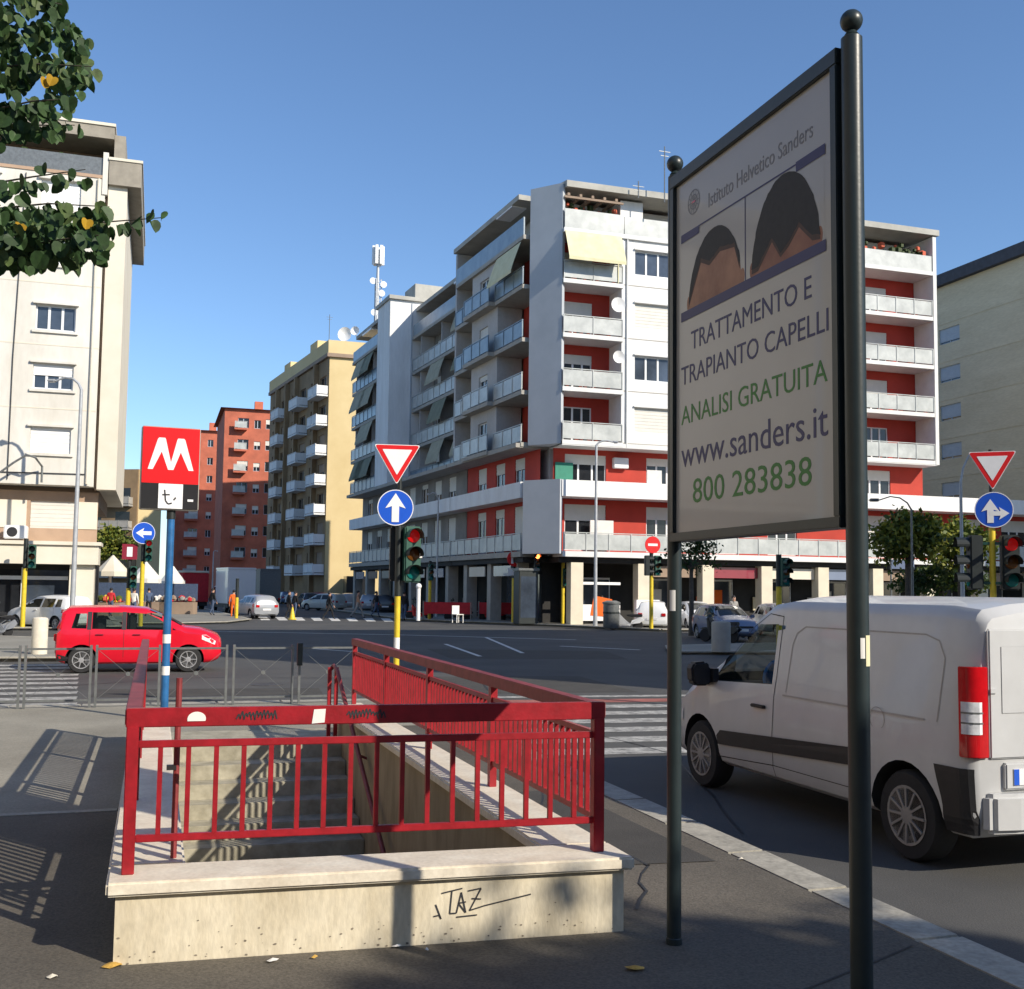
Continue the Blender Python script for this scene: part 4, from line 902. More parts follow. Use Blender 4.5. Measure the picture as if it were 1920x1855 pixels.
# ---------------------------------------------------------------- shaded block with the stair tower
Bk = Bld('apartment_building', 'shaded apartment block with white stair tower beside the red and white corner block', (17, 80, 0))
g = MB()
for q in ((12.3, -3.1), (28.0, -3.1), (28.0, -1.2), (39.5, -1.2), (39.5, -13), (12.3, -13)): g.v.append(tuple(FL @ Vector((*q, 0))))
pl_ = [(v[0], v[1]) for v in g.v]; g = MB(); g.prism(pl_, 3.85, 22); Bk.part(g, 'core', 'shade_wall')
random.seed(11)
for (s0, s1, nn) in ((12.25, 27.4, -2.4), (31.2, 39.4, -.5)):
    for i, z in enumerate(SLAB[:4]):
        zt = SLAB[i+1]-.24; op = []; x = s0+1.0
        while x < s1-2: op.append((x, x+1.7, z+.05, zt-.5)); x += 3.3
        g = MB(FL); wall_open(g, s0, s1, z, zt, nn-.4, op, .15); Bk.part(g, 'balcony_wall', 'shade_back_wall', norm=False)
        for o_ in op: Bk.window(FL, *o_, nn-.4, 2, random.choice((0, .3, .6, 1)), glass='glass_dark', dp=.14)
        Bk.balcony(FL, s0+.02, s1-.02, z, nn-.39, nn+.85, rl=random.choice(('blue_panel', 'rail_panel')), slab='concrete')
        for a in (s0+random.uniform(.3, 1.5), min(s0+random.uniform(6, 8), s1-4.8)): Bk.awning(FL, a, a+random.uniform(2.8, 4.6), zt, nn+.82, 1.5, .5, random.choice(('awning_green', 'awning_grey', 'awning_grey'))) if random.random() < .62 else 0
        for q in range(3): m_ = lerp(s0, s1, (q+.5)/3+.05); g = MB(FL); g.box(m_-.06, m_+.06, nn-.38, nn+.7, z, zt); Bk.part(g, 'divider', 'shade_wall')
        g = MB(FL)
        for q in range(9): x = random.uniform(s0+.4, s1-.6); g.box(x, x+random.uniform(.2, .6), nn+.1, nn+.5, z+.02, z+random.uniform(.6, 1.5))
        Bk.part(g, 'balcony_clutter', 'greycloth')
    g = MB(FL); g.box(s0, s1, -12, nn+.9, 21.82, 22.06); Bk.part(g, 'terrace_slab', 'concrete'); g = MB(FL); g.box(s0+.05, s1-.05, nn+.75, nn+.83, 22.07, 23.0); Bk.part(g, 'terrace_parapet', 'blue_panel')
    g = MB(FL); g.box(s0+.05, s1-.05, nn-2.6, nn-2.4, 22.07, 24.2); Bk.part(g, 'penthouse_wall', 'brown')
    g = MB(FL); g.box(s0+.3, s1, nn-8, nn+.6, 24.2, 24.5); Bk.part(g, 'roof', 'roofgrey'); g = MB(FL); g.box(s0+3, s0+6, nn-.3, nn+.62, 24.05, 24.199); Bk.part(g, 'skylight', 'signwhite')
g = MB(FL); g.box(27.45, 31.15, -3.6, .35, 9.95, 25.0); Bk.part(g, 'stair_tower', 'white_wall'); g = MB(FL); g.box(27.38, 27.449, -1.5, -1.4, 9.95, 24.8); Bk.part(g, 'tower_joint', 'grey_wall')
g = MB(FL); g.box(27.2, 31.4, -5, .5, 25.002, 25.3); Bk.part(g, 'tower_roof', 'roofgrey'); g = MB(FL); g.box(27.8, 30.7, -6, -1.8, 25.302, 26.6); Bk.part(g, 'roof_hut', 'roofgrey')
lower_side(Bk, 12.3, 39.6, 5)
# aerial mast on the roof
p = dep(707, 585, 96); p.z = 24.4; mt = thing('aerial_mast', 'tall telephone mast with white panel antennas on the shaded roof', 'mast', tuple(p)); hT = dep(710, 462, 96).z-p.z
MB().tube([(0, 0, 0), (0, 0, hT*.55), (0, 0, hT-.4)], [.2, .16, .1], 10).build('mast_pole', 'lamp_grey', mt, smooth=True)
g = MB()
for k in range(9):
    z_ = hT*.07*k
    for q in range(3): a1, a2 = 2.1*q, 2.1*(q+1); g.bar((.34*math.cos(a1), .34*math.sin(a1), z_), (.34*math.cos(a2), .34*math.sin(a2), z_+hT*.07), .05)
for q in range(3): g.bar((.34*math.cos(2.1*q), .34*math.sin(2.1*q), 0), (.34*math.cos(2.1*q), .34*math.sin(2.1*q), hT*.63), .07)
g.build('lattice', 'lamp_grey', mt)
for k in range(6): t_ = k*math.pi/3; MB().box(.42*math.cos(t_)-.13, .42*math.cos(t_)+.13, .42*math.sin(t_)-.1, .42*math.sin(t_)+.1, hT-1.7, hT).bar((0, 0, hT-1), (.42*math.cos(t_), .42*math.sin(t_), hT-1), .06).build('panel_antenna', 'frame_white', mt)
for (x, z) in ((-.45, hT*.6), (.5, hT*.57), (.35, hT*.47), (-.3, hT*.25)): MB().lathe([(.02, -.1), (.28, -.14), (.3, -.2), (.02, -.22)], (x, 0, z), 14, 'y').bar((0, 0, z), (x, -.1, z), .05).build('dish', 'frame_white', mt, smooth=True)
def dish(label, px, py, d, r=.5, base=24.):
    b_ = dep(px, py, d); t = thing('satellite_dish', label, 'satellite dish', (b_.x, b_.y, base), R(-30))
    MB().tube([(0, 0, 0), (0, 0, b_.z-base)], .04, 6).build('mast_pole', 'greymetal', t); MB().lathe([(.02, -.1), (r*.6, -.17), (r, -.33), (r, -.35), (r*.6, -.2), (.02, -.13)], (0, 0, b_.z-base), 16, 'y').build('dish', 'signwhite', t, smooth=True)
dish('white satellite dish above the yellow building roof', 648, 628, 120, .8, 27.3); dish('smaller white dish just right of the larger roof dish', 668, 622, 96, .4, 24.3)
for (px, y0, y1, d, lb) in ((617, 590, 640, 119, 'thin television aerial on the yellow roof left of the dishes'), (1246, 275, 370, 60, 'thin television aerial on the corner block roof beside the board'), (1197, 340, 362, 60, 'short aerial stub on the corner block roof')):
    a, b = dep(px, y1, d), dep(px, y0, d); t = thing('roof_aerial', lb, 'aerial', (a.x, a.y, a.z-.3)); MB().tube([(0, 0, 0), (0, 0, b.z-a.z+.3)], .035, 6).build('rod', 'greymetal', t)
    MB().bar((-.35, 0, b.z-a.z), (.35, 0, b.z-a.z), .03).bar((-.25, 0, b.z-a.z-.25), (.25, 0, b.z-a.z-.25), .03).build('crossbar', 'greymetal', t)
# ---------------------------------------------------------------- yellow building
Y = Bld('apartment_building', 'yellow ended apartment building with small white balconies on its shaded side', (16, 115, 0)); random.seed(5)
YD = 115.; yc = aty(617, 700, YD); yx = yc.x; yz = aty(640, 640, YD).z; yk = yz/23.1
ya = math.pi/2+math.atan(.135); FY = Matrix(((math.cos(ya), -math.sin(ya), 0, yx), (math.sin(ya), math.cos(ya), 0, YD), (0, 0, 1, 0), (0, 0, 0, 1)))
E1, W0, W1 = FY @ Vector((.02, -14, 0)), FY @ Vector((26.5, -.35, 0)), FY @ Vector((26.5, -14, 0)); E0 = FY @ Vector((.02, -.35, 0))
g = MB(); g.prism([(yx+.03, YD+.02), (yx+14, YD+.02), (W1.x, W1.y), (W0.x, W0.y), (E0.x, E0.y)], 0, yz-1.8); Y.part(g, 'end_wall', 'yellow_wall')
g = MB(); g.prism([(yx-.15, YD-.2), (yx+14, YD-.2), (W1.x+.3, W1.y+.3), (W0.x-.5, W0.y+.3)], yz-1.4, yz); Y.part(g, 'attic', 'yellow_wall'); g = MB(); g.prism([(yx-.25, YD-.3), (yx+14, YD-.3), (W1.x+.3, W1.y+.3), (W0.x-.6, W0.y+.3)], yz-1.798, yz-1.402); Y.part(g, 'cornice', 'brown')
lev = [3.4+3.15*k for k in range(7)]; op = []
colz = [(1.0, 3.4), (5.2, 7.0), (9.2, 11.6), (13.6, 15.4), (18, 20.4), (23, 24.8)]
for z in lev: op += [(a, b, z+.1, z+2.3) for a, b in colz]
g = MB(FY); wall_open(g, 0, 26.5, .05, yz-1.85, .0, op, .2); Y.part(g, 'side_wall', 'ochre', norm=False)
for o_ in op: Y.window(FY, *o_, 0, 2, random.choice((0, .4, .7)), frame='brown', glass='glass_dark', sm='brown')
for k, z in enumerate(lev):
    for j in (0, 2, 4): a, b = colz[j]; Y.balcony(FY, a-.9, b+.4, z+.05, .01, 1.25, .95, rl='white_wall', slab='white_slab', th=.18)
for s in (4.3, 12.6, 17, 21.6): g = MB(FY); g.box(s-.25, s+.25, .01, .5, .1, yz-1.9); Y.part(g, 'pilaster', 'ochre')
for a, b, z in ((7, 10, 1.5), (19, 22, 1.3)): g = MB(FY); g.box(a, b, -4, -.6, yz+.002, yz+z); Y.part(g, 'roof_hut', 'yellow_wall')
# ---------------------------------------------------------------- orange brick blocks
def brick_block(label, px0, px1, py_eave, py_top, Yd, depth, seed):
    random.seed(seed); a, b = aty(px0, py_eave, Yd), aty(px1, py_eave, Yd); H = a.z; O = Bld('apartment_building', label, (a.x, Yd, 0))
    x0, x1 = a.x, b.x+3; zt = aty(px0+30, py_top, Yd).z
    g = MB(); ops = []; F = Matrix(((1, 0, 0, 0), (0, -1, 0, Yd), (0, 0, 1, 0), (0, 0, 0, 1))); nf = int(H/3.05); wx = (b.x-a.x)
    for k in range(1, nf): ops += [(x0+wx*.28, x0+wx*.28+1.5, H-3.05*k+.35, H-3.05*k+1.75), (x0+wx*.62, x0+wx*.62+.9, H-3.05*k+.35, H-3.05*k+1.55), (x0+wx*.86, x0+wx*.86+1.3, H-3.05*k+.35, H-3.05*k+1.75)]
    g = MB(F); wall_open(g, x0, x1, 0, H, 0, ops, .25); O.part(g, 'front_wall', 'orange', norm=False); g = MB(F); g.box(x0+.01, x1, -depth, -.3, 0, H-.01); O.part(g, 'core', 'orange')
    for o_ in ops: O.window(F, *o_, 0, 2, random.choice((0, .5)), glass='glass_dark', frame='tanblue')
    for k in range(1, nf, 1): z = H-3.05*k+.2; O.balcony(F, x0+wx*.2, x0+wx*.46, z, .005, 1.0, .9, rl='rail_panel', slab='orange')
    cx, cy = (x0+x1)/2, Yd+depth/2; g = MB(); e = .6; vs = [(x0-e, Yd-e, H), (x1+e, Yd-e, H), (x1+e, Yd+depth, H), (x0-e, Yd+depth, H), (x0+(x1-x0)*.35, cy, zt), (x1-(x1-x0)*.35, cy, zt)]
    g.add(vs, [(0, 1, 5, 4), (1, 2, 5), (2, 3, 4, 5), (3, 0, 4), (3, 2, 1, 0)]); rf = O.part(g, 'roof', 'tile')
    g = MB(); c = lerp(x0, x1, .55); g.box(c-.6, c+.6, cy-2.5, cy-1.6, H+.5, zt+1.0); O.part(g, 'chimney', 'orange', rf)
brick_block('taller orange brick apartment block with tiled roof beyond the yellow building', 422, 512, 765, 748, 158, 20, 1); brick_block('lower orange brick apartment block with tiled roof behind the metro sign', 332, 426, 805, 790, 190, 20, 2)
# ---------------------------------------------------------------- far blocks at the left
def far_block(label, px_c, px_r, py_top, Yd, rot, lside, seed):
    c = aty(px_c, py_top, Yd); H = c.z; b = aty(px_r, py_top, Yd); O = Bld('apartment_building', label, (c.x, Yd, 0)); W_ = b.x-c.x
    g = MB(); dx, dy = -math.sin(rot)*lside, math.cos(rot)*lside; g.prism([(c.x, Yd), (c.x+W_, Yd+W_*.1), (c.x+W_+dx, Yd+dy), (c.x+dx, Yd+dy)], 0, H); O.part(g, 'end_wall', 'yellow_wall')
    F = Matrix(((math.cos(rot+math.pi/2), -math.sin(rot+math.pi/2), 0, c.x), (math.sin(rot+math.pi/2), math.cos(rot+math.pi/2), 0, Yd), (0, 0, 1, 0), (0, 0, 0, 1)))
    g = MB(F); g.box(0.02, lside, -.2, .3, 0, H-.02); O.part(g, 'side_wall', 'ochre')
    for k in range(1, int(H/3.1)):
        z = 3.1*k; O.balcony(F, .6, lside-.5, z, .301, 1.4, .95, rl='concrete', slab='concrete')
        g = MB(F)
        for j in range(int(lside/4)): g.box(1+4*j, 3+4*j, .301, .32, z+.1, z+2.2)
        O.part(g, 'window', 'glass_dark')
far_block('pale yellow ended far block with dark balconies behind the metro sign pole', 262, 305, 880, 150, R(62), 22, 1); far_block('narrow pale yellow far block beside the left building', 209, 226, 928, 185, R(62), 22, 2)
# ---------------------------------------------------------------- tan building
TB = Bld('apartment_building', 'tan brick building with dark roof edge at the right behind the white band', (70, 64, 0))
TX, zr = 62.4, 28.9     # wall parallel to the side street, in shade; s runs towards the camera
F = Matrix(((0, -1, 0, TX), (-1, 0, 0, 92), (0, 0, 1, 0), (0, 0, 0, 1)))
op = []
for k in range(8):
    for y_ in (74.4, 85, 57.5, 46): op.append((92-y_-1.25, 92-y_+1.25, zr-5.9-3.25*k, zr-4.6-3.25*k))
op = [o_ for o_ in op if o_[2] > .5]
g = MB(F); wall_open(g, 0, 56, 0, zr-.95, 0, op, .2); TB.part(g, 'front_wall', 'tan', norm=False); g = MB(); g.box(TX+.25, TX+24, 36.02, 91.98, 0, zr-1.0); TB.part(g, 'core', 'tan')
for o_ in op: TB.window(F, *o_, 0, 2, .85, sm='tanblue', frame='tanblue')
g = MB(); g.box(TX-.5, TX+24.4, 35.6, 92.4, zr-.95, zr); TB.part(g, 'roof', 'darkroof')
for z_ in range(2, 9): g = MB(F); g.box(0, 56, .002, .03, zr-4.2-3.25*(z_-2), zr-4.1-3.25*(z_-2)); TB.part(g, 'string_course', 'tan')
# ---------------------------------------------------------------- pale left building
Lb = Bld('apartment_building', 'pale cream apartment building at the left edge with shop front below', (-8, 54, 0))
F = Matrix(((1, 0, 0, 0), (0, -1, 0, 53), (0, 0, 1, 0), (0, 0, 0, 1))); ops = []; sh_ = []
for k, z in enumerate((7.85, 10.75, 13.45, 16.5, 19.1)):
    for j, (a, b) in enumerate(((-5.55, -3.85), (-9.3, -7.3), (-13.2, -11.4), (-17, -15.2))): o_ = (a, b, z, z+1.15 if k < 4 else z+1.3); ops.append(o_); sh_.append({(0, 0): 1, (1, 0): .45, (2, 0): 0, (3, 0): 1, (4, 0): 1}.get((k, j), .3*((k+j) % 3)))
g = MB(F); wall_open(g, -30, -2.82, 6.42, 20.75, 0, ops, .2); Lb.part(g, 'front_wall', 'leftwall', norm=False)
for o_, s_ in zip(ops, sh_):
    Lb.window(F, *o_, 0, 3, s_, sm='shutter_white'); g = MB(F); g.box(o_[0]-.12, o_[1]+.12, .0, .14, o_[3]+.03, o_[3]+.13); g.box(o_[0]-.12, o_[1]+.12, .0, .1, o_[2]-.14, o_[2]-.02); Lb.part(g, 'window_ledge', 'leftwall')
g = MB(F)
for z in (9.85, 12.75, 15.6, 18.3): g.box(-30, -2.83, .0, .012, z, z+.05)
Lb.part(g, 'string_course', 'cream')
g = MB(F); g.box(-30, -2.82, -14, -.25, 6.42, 20.7); Lb.part(g, 'core', 'leftwall')
g = MB(F); g.box(-2.79, -2.7, -12, -.35, 6.3, 20.6); Lb.part(g, 'joint', 'brown'); g = MB(F); g.box(-2.69, -1.85, -12, -.15, 6.3, 20.5); Lb.part(g, 'side_wing', 'cream')
g = MB(F); g.box(-2.68, -1.25, -13, .1, 20.502, 21.65); Lb.part(g, 'eave_block', 'eave'); g = MB(F); g.box(-2.7, -1.2, -13, .15, 21.652, 21.78); Lb.part(g, 'eave_cap', 'cream')
g = MB(F); g.box(-30, -2.82, -.2, .05, 20.752, 20.9); Lb.part(g, 'terrace_edge', 'pinkbrown'); g = MB(F); g.box(-30, -2.95, -.1, -.04, 20.91, 21.75); Lb.part(g, 'terrace_railing', 'greymetal')
g = MB(F); g.box(-2.95, -2.72, -.25, .06, 20.0, 22.0); Lb.part(g, 'corner_post', 'leftwall')
g = MB(F); g.box(-30, -3.0, -6, -2.0, 20.8, 22.6); Lb.part(g, 'penthouse_wall', 'brown'); g = MB(F); g.box(-30, -2.5, -8, .2, 22.62, 23.2); Lb.part(g, 'roof', 'eave'); g = MB(F); g.box(-30, -2.45, -8, .26, 23.202, 23.34); Lb.part(g, 'roof_edge', 'cream'); g = MB(F); g.box(-2.49, -2.0, -6, .0, 21.79, 22.9); Lb.part(g, 'roof_block', 'eave')
g = MB(F)
for k in range(60): g.ball((-12+8.8*random.random(), -.5-.5*random.random(), 21.1+.8*random.random()), .1+.16*random.random(), 6, mi=random.choice((0, 1)))
Lb.part(g, 'terrace_plants', ['tleaf3', 'leaf2'])
g = MB(F); g.box(-30, -2.6, -10, -1.2, 5.6, 6.41); Lb.part(g, 'recess_wall', 'brown'); g = MB(F); wall_open(g, -30, -2.62, 3.8, 6.2, -.9, [(-5.5, -3.5, 4.5, 5.75), (-9.4, -7.2, 4.5, 5.75)], .15); Lb.part(g, 'lower_wall', 'pinkbrown', norm=False)  # recess wall brown, its strip of shade put into the colour
for a, b in ((-5.5, -3.5), (-9.4, -7.2)): Lb.window(F, a, b, 4.5, 5.75, -.9, 2, 1, sm='shutter')
for a, b in ((-3.45, -2.64), (-7.1, -5.65)): g = MB(F); g.box(a, b, -.899, -.86, 4.5, 5.75); Lb.part(g, 'cream_panel', 'cream')
g = MB(F); g.box(-30, -2.45, -1.2, .6, 2.85, 3.7); Lb.part(g, 'shop_fascia', 'cream'); g = MB(F); g.box(-30, -2.35, -1.2, .72, 3.702, 3.86); Lb.part(g, 'ledge', 'cream')
g = MB(F); g.box(-6.45, -5.5, -.6, .1, 3.95, 4.55); Lb.part(g, 'air_conditioner', 'frame_white', bevel=.04); 
g = MB(F); g.lathe([(.22, .101), (.22, .11)], (-6.1, 0, 4.25), 14, 'y'); Lb.part(g, 'fan_grille', 'plastic')
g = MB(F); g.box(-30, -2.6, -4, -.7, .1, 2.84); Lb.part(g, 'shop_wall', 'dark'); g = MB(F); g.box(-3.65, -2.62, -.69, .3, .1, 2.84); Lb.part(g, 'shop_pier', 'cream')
for k in range(7):
    x = -3.7-1.95*(k+1); g = MB(F); g.box(x, x+1.9, -.69, -.66, .3, 2.6); f = Lb.part(g, 'shop_window', 'glass_dark' if k % 2 else 'glass'); g = MB(F); g.box(x-.06, x+.06, -.65, -.55, .1, 2.7); g.box(x+.06, x+1.89, -.65, -.55, 2.15, 2.32); Lb.part(g, 'shop_frame', 'frame_white', f)
def unseen_block(label, x0, x1, y0, y1, h, ang, ox, oy, ln, m):  # unseen blocks added to warm and dim the foreground's ambient light
    B = Bld('apartment_building', label, ((x0+x1)/2, (y0+y1)/2, 0)); F = Matrix.Translation((ox, oy, 0)) @ Matrix.Rotation(ang, 4, 'Z') @ Matrix(((1, 0, 0, 0), (0, -1, 0, 0), (0, 0, 1, 0), (0, 0, 0, 1)))
    ops = [(1.5+4*j, 3.1+4*j, 4+3.05*k, 5.5+3.05*k) for j in range(int(ln/4)) for k in range(int((h-5)/3.05))][:90]
    g = MB(F); wall_open(g, 0, ln, 0, h, 0, ops, .2); B.part(g, 'front_wall', m, norm=False); g = MB(); g.box(x0, x1, y0, y1, 0, h-.05); B.part(g, 'core', m); g = MB(); g.box(x0-.3, x1+.3, y0-.3, y1+.3, h+.002, h+.3); B.part(g, 'roof', 'roofgrey')
    for o_ in ops:
        g = MB(F); a, b, c, d = o_; g.box(a, b, -.18, -.15, c, d); B.part(g, 'shutter', 'shutter')
unseen_block('long ochre apartment block beyond the left edge of the picture', -40, -19.3, -16, 36, 17, math.pi/2, -19, -16, 52, 'tan')
unseen_block('brown apartment block standing behind the camera', -34, 36, -42, -26.3, 17.5, math.pi, 36, -26, 70, 'brown')
g = MB(F); g.tube([(-3.1, .08, 6.5), (-3.1, .08, 20.7)], .06, 8); Lb.part(g, 'drainpipe', 'cream', smooth=True)
for q in ([(-30, 6.9), (-12, 6.85), (-3.2, 6.95)], [(-6.4, 6.6), (-6.4, 12), (-6.2, 20.6)]): g = MB(F); g.tube([(x, .05, z) for x, z in q], .022, 6); Lb.part(g, 'wall_cable', 'plastic')
# ---------------------------------------------------------------- beyond the right edge of the picture
Ob = Bld('apartment_building', 'plain apartment block beyond the right edge that shades the junction', (32, 12, 0))
F = Matrix.Translation((23, 19.5, 0)) @ Matrix.Rotation(-math.pi/2, 4, 'Z') @ Matrix(((1, 0, 0, 0), (0, -1, 0, 0), (0, 0, 1, 0), (0, 0, 0, 1)))
ops = [(1+3.4*j, 2.6+3.4*j, 4+3.05*k, 5.5+3.05*k) for j in range(5) for k in range(6)]
g = MB(F); wall_open(g, 0, 18, 0, 23, 0, ops, .2); Ob.part(g, 'front_wall', 'cream', norm=False); g = MB(); g.box(23.3, 44, 1.5, 19.48, 0, 22.9); Ob.part(g, 'core', 'cream')
for o_ in ops: Ob.window(F, *o_, 0, 2, .3)
g = MB(); g.box(22.5, 44.5, 1, 20, 23.002, 23.4); Ob.part(g, 'roof', 'roofgrey')

# ================================================================ signs, lights and street furniture
def disc(mb, c, r, y0, y1, n=28, mi=0): return mb.lathe([(r, y0), (r, y1)], c, n, 'y', mi)
def tri_pts(cx, cz, wd, s, rd=.0):
    h = wd*.866; P = [(-wd/2, h/3), (wd/2, h/3), (0, -h*2/3)]; out = []
    for i in range(3):      # small rounded corners
        p, q, r_ = Vector(P[i-1]), Vector(P[i]), Vector(P[(i+1) % 3]); a = (p-q).normalized(); b = (r_-q).normalized()
        for t in (0, .5, 1):
            d = a.lerp(b, t); k = rd*(1 if t != .5 else .55); out.append((cx+s*(q.x+d.x*k), cz+s*(q.y+d.y*k)))
    return out
def yield_sign(par, cx, cz, wd, y=-.06):
    s = MB().prism(tri_pts(cx, cz, wd, 1, .035), y, y+.02, 'y').build('yield_sign', 'signwhite', par)
    MB().prism(tri_pts(cx, cz, wd, .955, .035), y-.003, y-.0005, 'y').build('red_border', 'signred', s)
    MB().prism(tri_pts(cx, cz, wd, .64, .02), y-.006, y-.0035, 'y').build('white_field', 'signwhite', s)
    MB().box(cx-.03, cx+.03, y+.021, 0.0, cz-.05, cz+.05).build('clamp', 'greymetal', s)
    return s
def arrow_poly(cx, cz, sc, rot):
    P = [(-.05, -.2), (.05, -.2), (.05, .02), (.14, -.01), (0, .2), (-.14, -.01), (-.05, .02)]; c, s = math.cos(rot), math.sin(rot)
    return [(cx+sc*(x*c-z*s), cz+sc*(x*s+z*c)) for x, z in P]
def blue_disc(par, cx, cz, r, arrows, y=-.06):
    s = disc(MB(), (cx, 0, cz), r, y, y+.02, 32).build('direction_sign', 'blue', par, smooth=True)
    g = MB()
    for k in range(32):
        t0, t1 = 2*math.pi*k/32, 2*math.pi*(k+1)/32
        g.add([(cx+q*math.cos(t), y-.0015, cz+q*math.sin(t)) for t, q in ((t0, r*.995), (t1, r*.995), (t1, r*.95), (t0, r*.95))], [(0, 1, 2, 3)])
    g.build('white_ring', 'signwhite', s, norm=False)
    for i, (ax, az, sc, rot) in enumerate(arrows): MB().prism(arrow_poly(cx+ax*r, cz+az*r, sc*r*2, rot), y-.006-.001*i, y-.002, 'y').build('white_arrow', 'signwhite', s)
    return s
def signal_head(par, cx, zt, lit='red', y=-.13, s=1., yaw=0, body='tlgreen'):
    X = Matrix.Translation((cx, y, zt)) @ Matrix.Rotation(yaw, 4, 'Z') @ Matrix.Scale(s, 4)
    hd = MB(X).box(-.12, .12, -.08, .1, -.80, 0).build('signal_head', body, par, bevel=.02)
    for i, k in enumerate(('red', 'amber', 'green')):
        z = -.14-.26*i; mt = {'red': 'redlens' if lit == 'red' else 'tldark', 'amber': 'amberlens', 'green': 'cyanlens'}[k]
        if lit == 'lamp' and k == 'red': mt = 'redlamp'
        MB(X).lathe([(.095, -.085), (.09, -.095), (.05, -.108), (.005, -.112)], (0, 0, z), 18, 'y').build('lens', mt, hd, smooth=True)
        g = MB(X); n = 12; ts = [R(-15+210*j/n) for j in range(n+1)]
        for r_ in (.108, .102): g.v += [tuple(X @ Vector((r_*math.cos(t), yy, z+r_*math.sin(t)))) for yy in (-.081, -.26) for t in ts]
        N = n+1
        for o in (0, 2*N):
            for j in range(n): g.f.append([o+j, o+j+1, o+N+j+1, o+N+j]); g.m.append(0)
        g.build('visor', 'tldark' if i else body, hd, norm=False)
    return hd
# near signal with the yield and straight-on signs
p = dep(742, 1300, 16.); nx, ny = p.x, p.y
ns = thing('traffic_signal', 'yellow based traffic light pole with yield sign and blue straight ahead disc', 'traffic light', (nx, ny, .12), R(-9))
o = -.12
MB().lathe([(.05, 0), (.05, .05), (.042, .06), (.042, .92)], (0, 0, 0), 16).build('yellow_pole', 'yellow', ns, smooth=True)
MB().lathe([(.043, .921), (.043, 1.12)], (0, 0, 0), 16).build('pole_sleeve', 'signwhite', ns, smooth=True)
MB().lathe([(.042, 1.121), (.042, 1.72)], (0, 0, 0), 16).build('yellow_pole', 'yellow', ns, smooth=True)
MB().lathe([(.048, 1.721), (.048, 2.95), (.03, 2.96), (.03, 3.62)], (0, 0, 0), 16).build('upper_pole', 'tldark', ns, smooth=True)
yield_sign(ns, -.05, 3.86+o, .68); blue_disc(ns, -.06, 3.13+o, .265, [(0, 0, 2.0, 0)])
hd = signal_head(ns, .19, 2.86+o, 'red', y=-.02, yaw=R(12), s=1.02)
signal_head(ns, -.0, 2.86+o, 'none', y=.2, yaw=R(182), body='tldark', s=1.)
for k in range(3): MB().ball((.345, .0, 2.72-.26*k+o), .03, 10).box(.28, .34, -.01, .01, 2.71-.26*k+o, 2.73-.26*k+o).build('bracket_knob', 'tlgreen', hd, smooth=True)
MB().box(.30, .34, -.1, -.095, 2.40+o, 2.47+o).build('sticker', 'paper', hd)
# right signal with yield and ahead-or-right sign
p = dep(1866, 1300, 16.0); rs = thing('traffic_signal', 'double headed traffic light with yield sign and blue ahead or right disc beyond the van', 'traffic light', (p.x, p.y, .1), R(-40))
MB().lathe([(.055, 0), (.055, .04), (.045, .06), (.045, 3.0)], (0, 0, 0), 16).build('yellow_pole', 'yellow', rs, smooth=True)
MB().lathe([(.055, 3.001), (.055, 3.2), (.03, 3.21), (.03, 4.0)], (0, 0, 0), 16).build('upper_pole', 'tldark', rs, smooth=True)
zz = dep(1868, 848, 16.0).z-.1; yield_sign(rs, .02, zz-.19, .66)
blue_disc(rs, .03, dep(1870, 957, 16).z-.1, .265, [(-.18, -.06, 1.65, 0), (.28, -.2, 1.25, R(-90))])
zt = dep(1866, 1004, 16.).z-.1
signal_head(rs, .23, zt, 'red', y=-.02, yaw=R(14), body='tldark'); signal_head(rs, -.25, zt, 'none', y=-.02, yaw=R(-75), body='tldark')
MB().box(-.2, .2, -.03, .03, zt-.14, zt-.10).build('mounting_arm', 'tlgreen', rs); MB().box(-.2, .2, -.03, .03, zt-.72, zt-.68).build('mounting_arm', 'tlgreen', rs)
# metro sign
p = dep(309, 1300, 15.0); ms = thing('metro_sign', 'illuminated box sign with white M on red above a tall blue pole', 'sign', (p.x, p.y, .12), R(4))
XO = Matrix.Translation((-.035, 0, 0)); zt, zb = dep(310, 803, 15.).z-.12, dep(310, 957, 15.).z-.12; W2 = .385
MB().lathe([(.07, 0), (.07, .03), (.052, .035), (.052, zb-.12)], (0, 0, 0), 18).build('pole', 'bluepole', ms, smooth=True)
for z in (1.05, .62): MB().lathe([(.054, z), (.054, z+.12)], (0, 0, 0), 16).build('pole_sticker', 'paper', ms, smooth=True)
MB().lathe([(.06, zb-.121), (.06, zb)], (0, 0, 0), 18).build('pole_collar', 'tldark', ms, smooth=True)
bx = MB(XO).box(-W2, W2, -.11, .11, zb, zt).build('sign_box', 'concrete', ms, bevel=.012)
zm = zb+(zt-zb)*.315
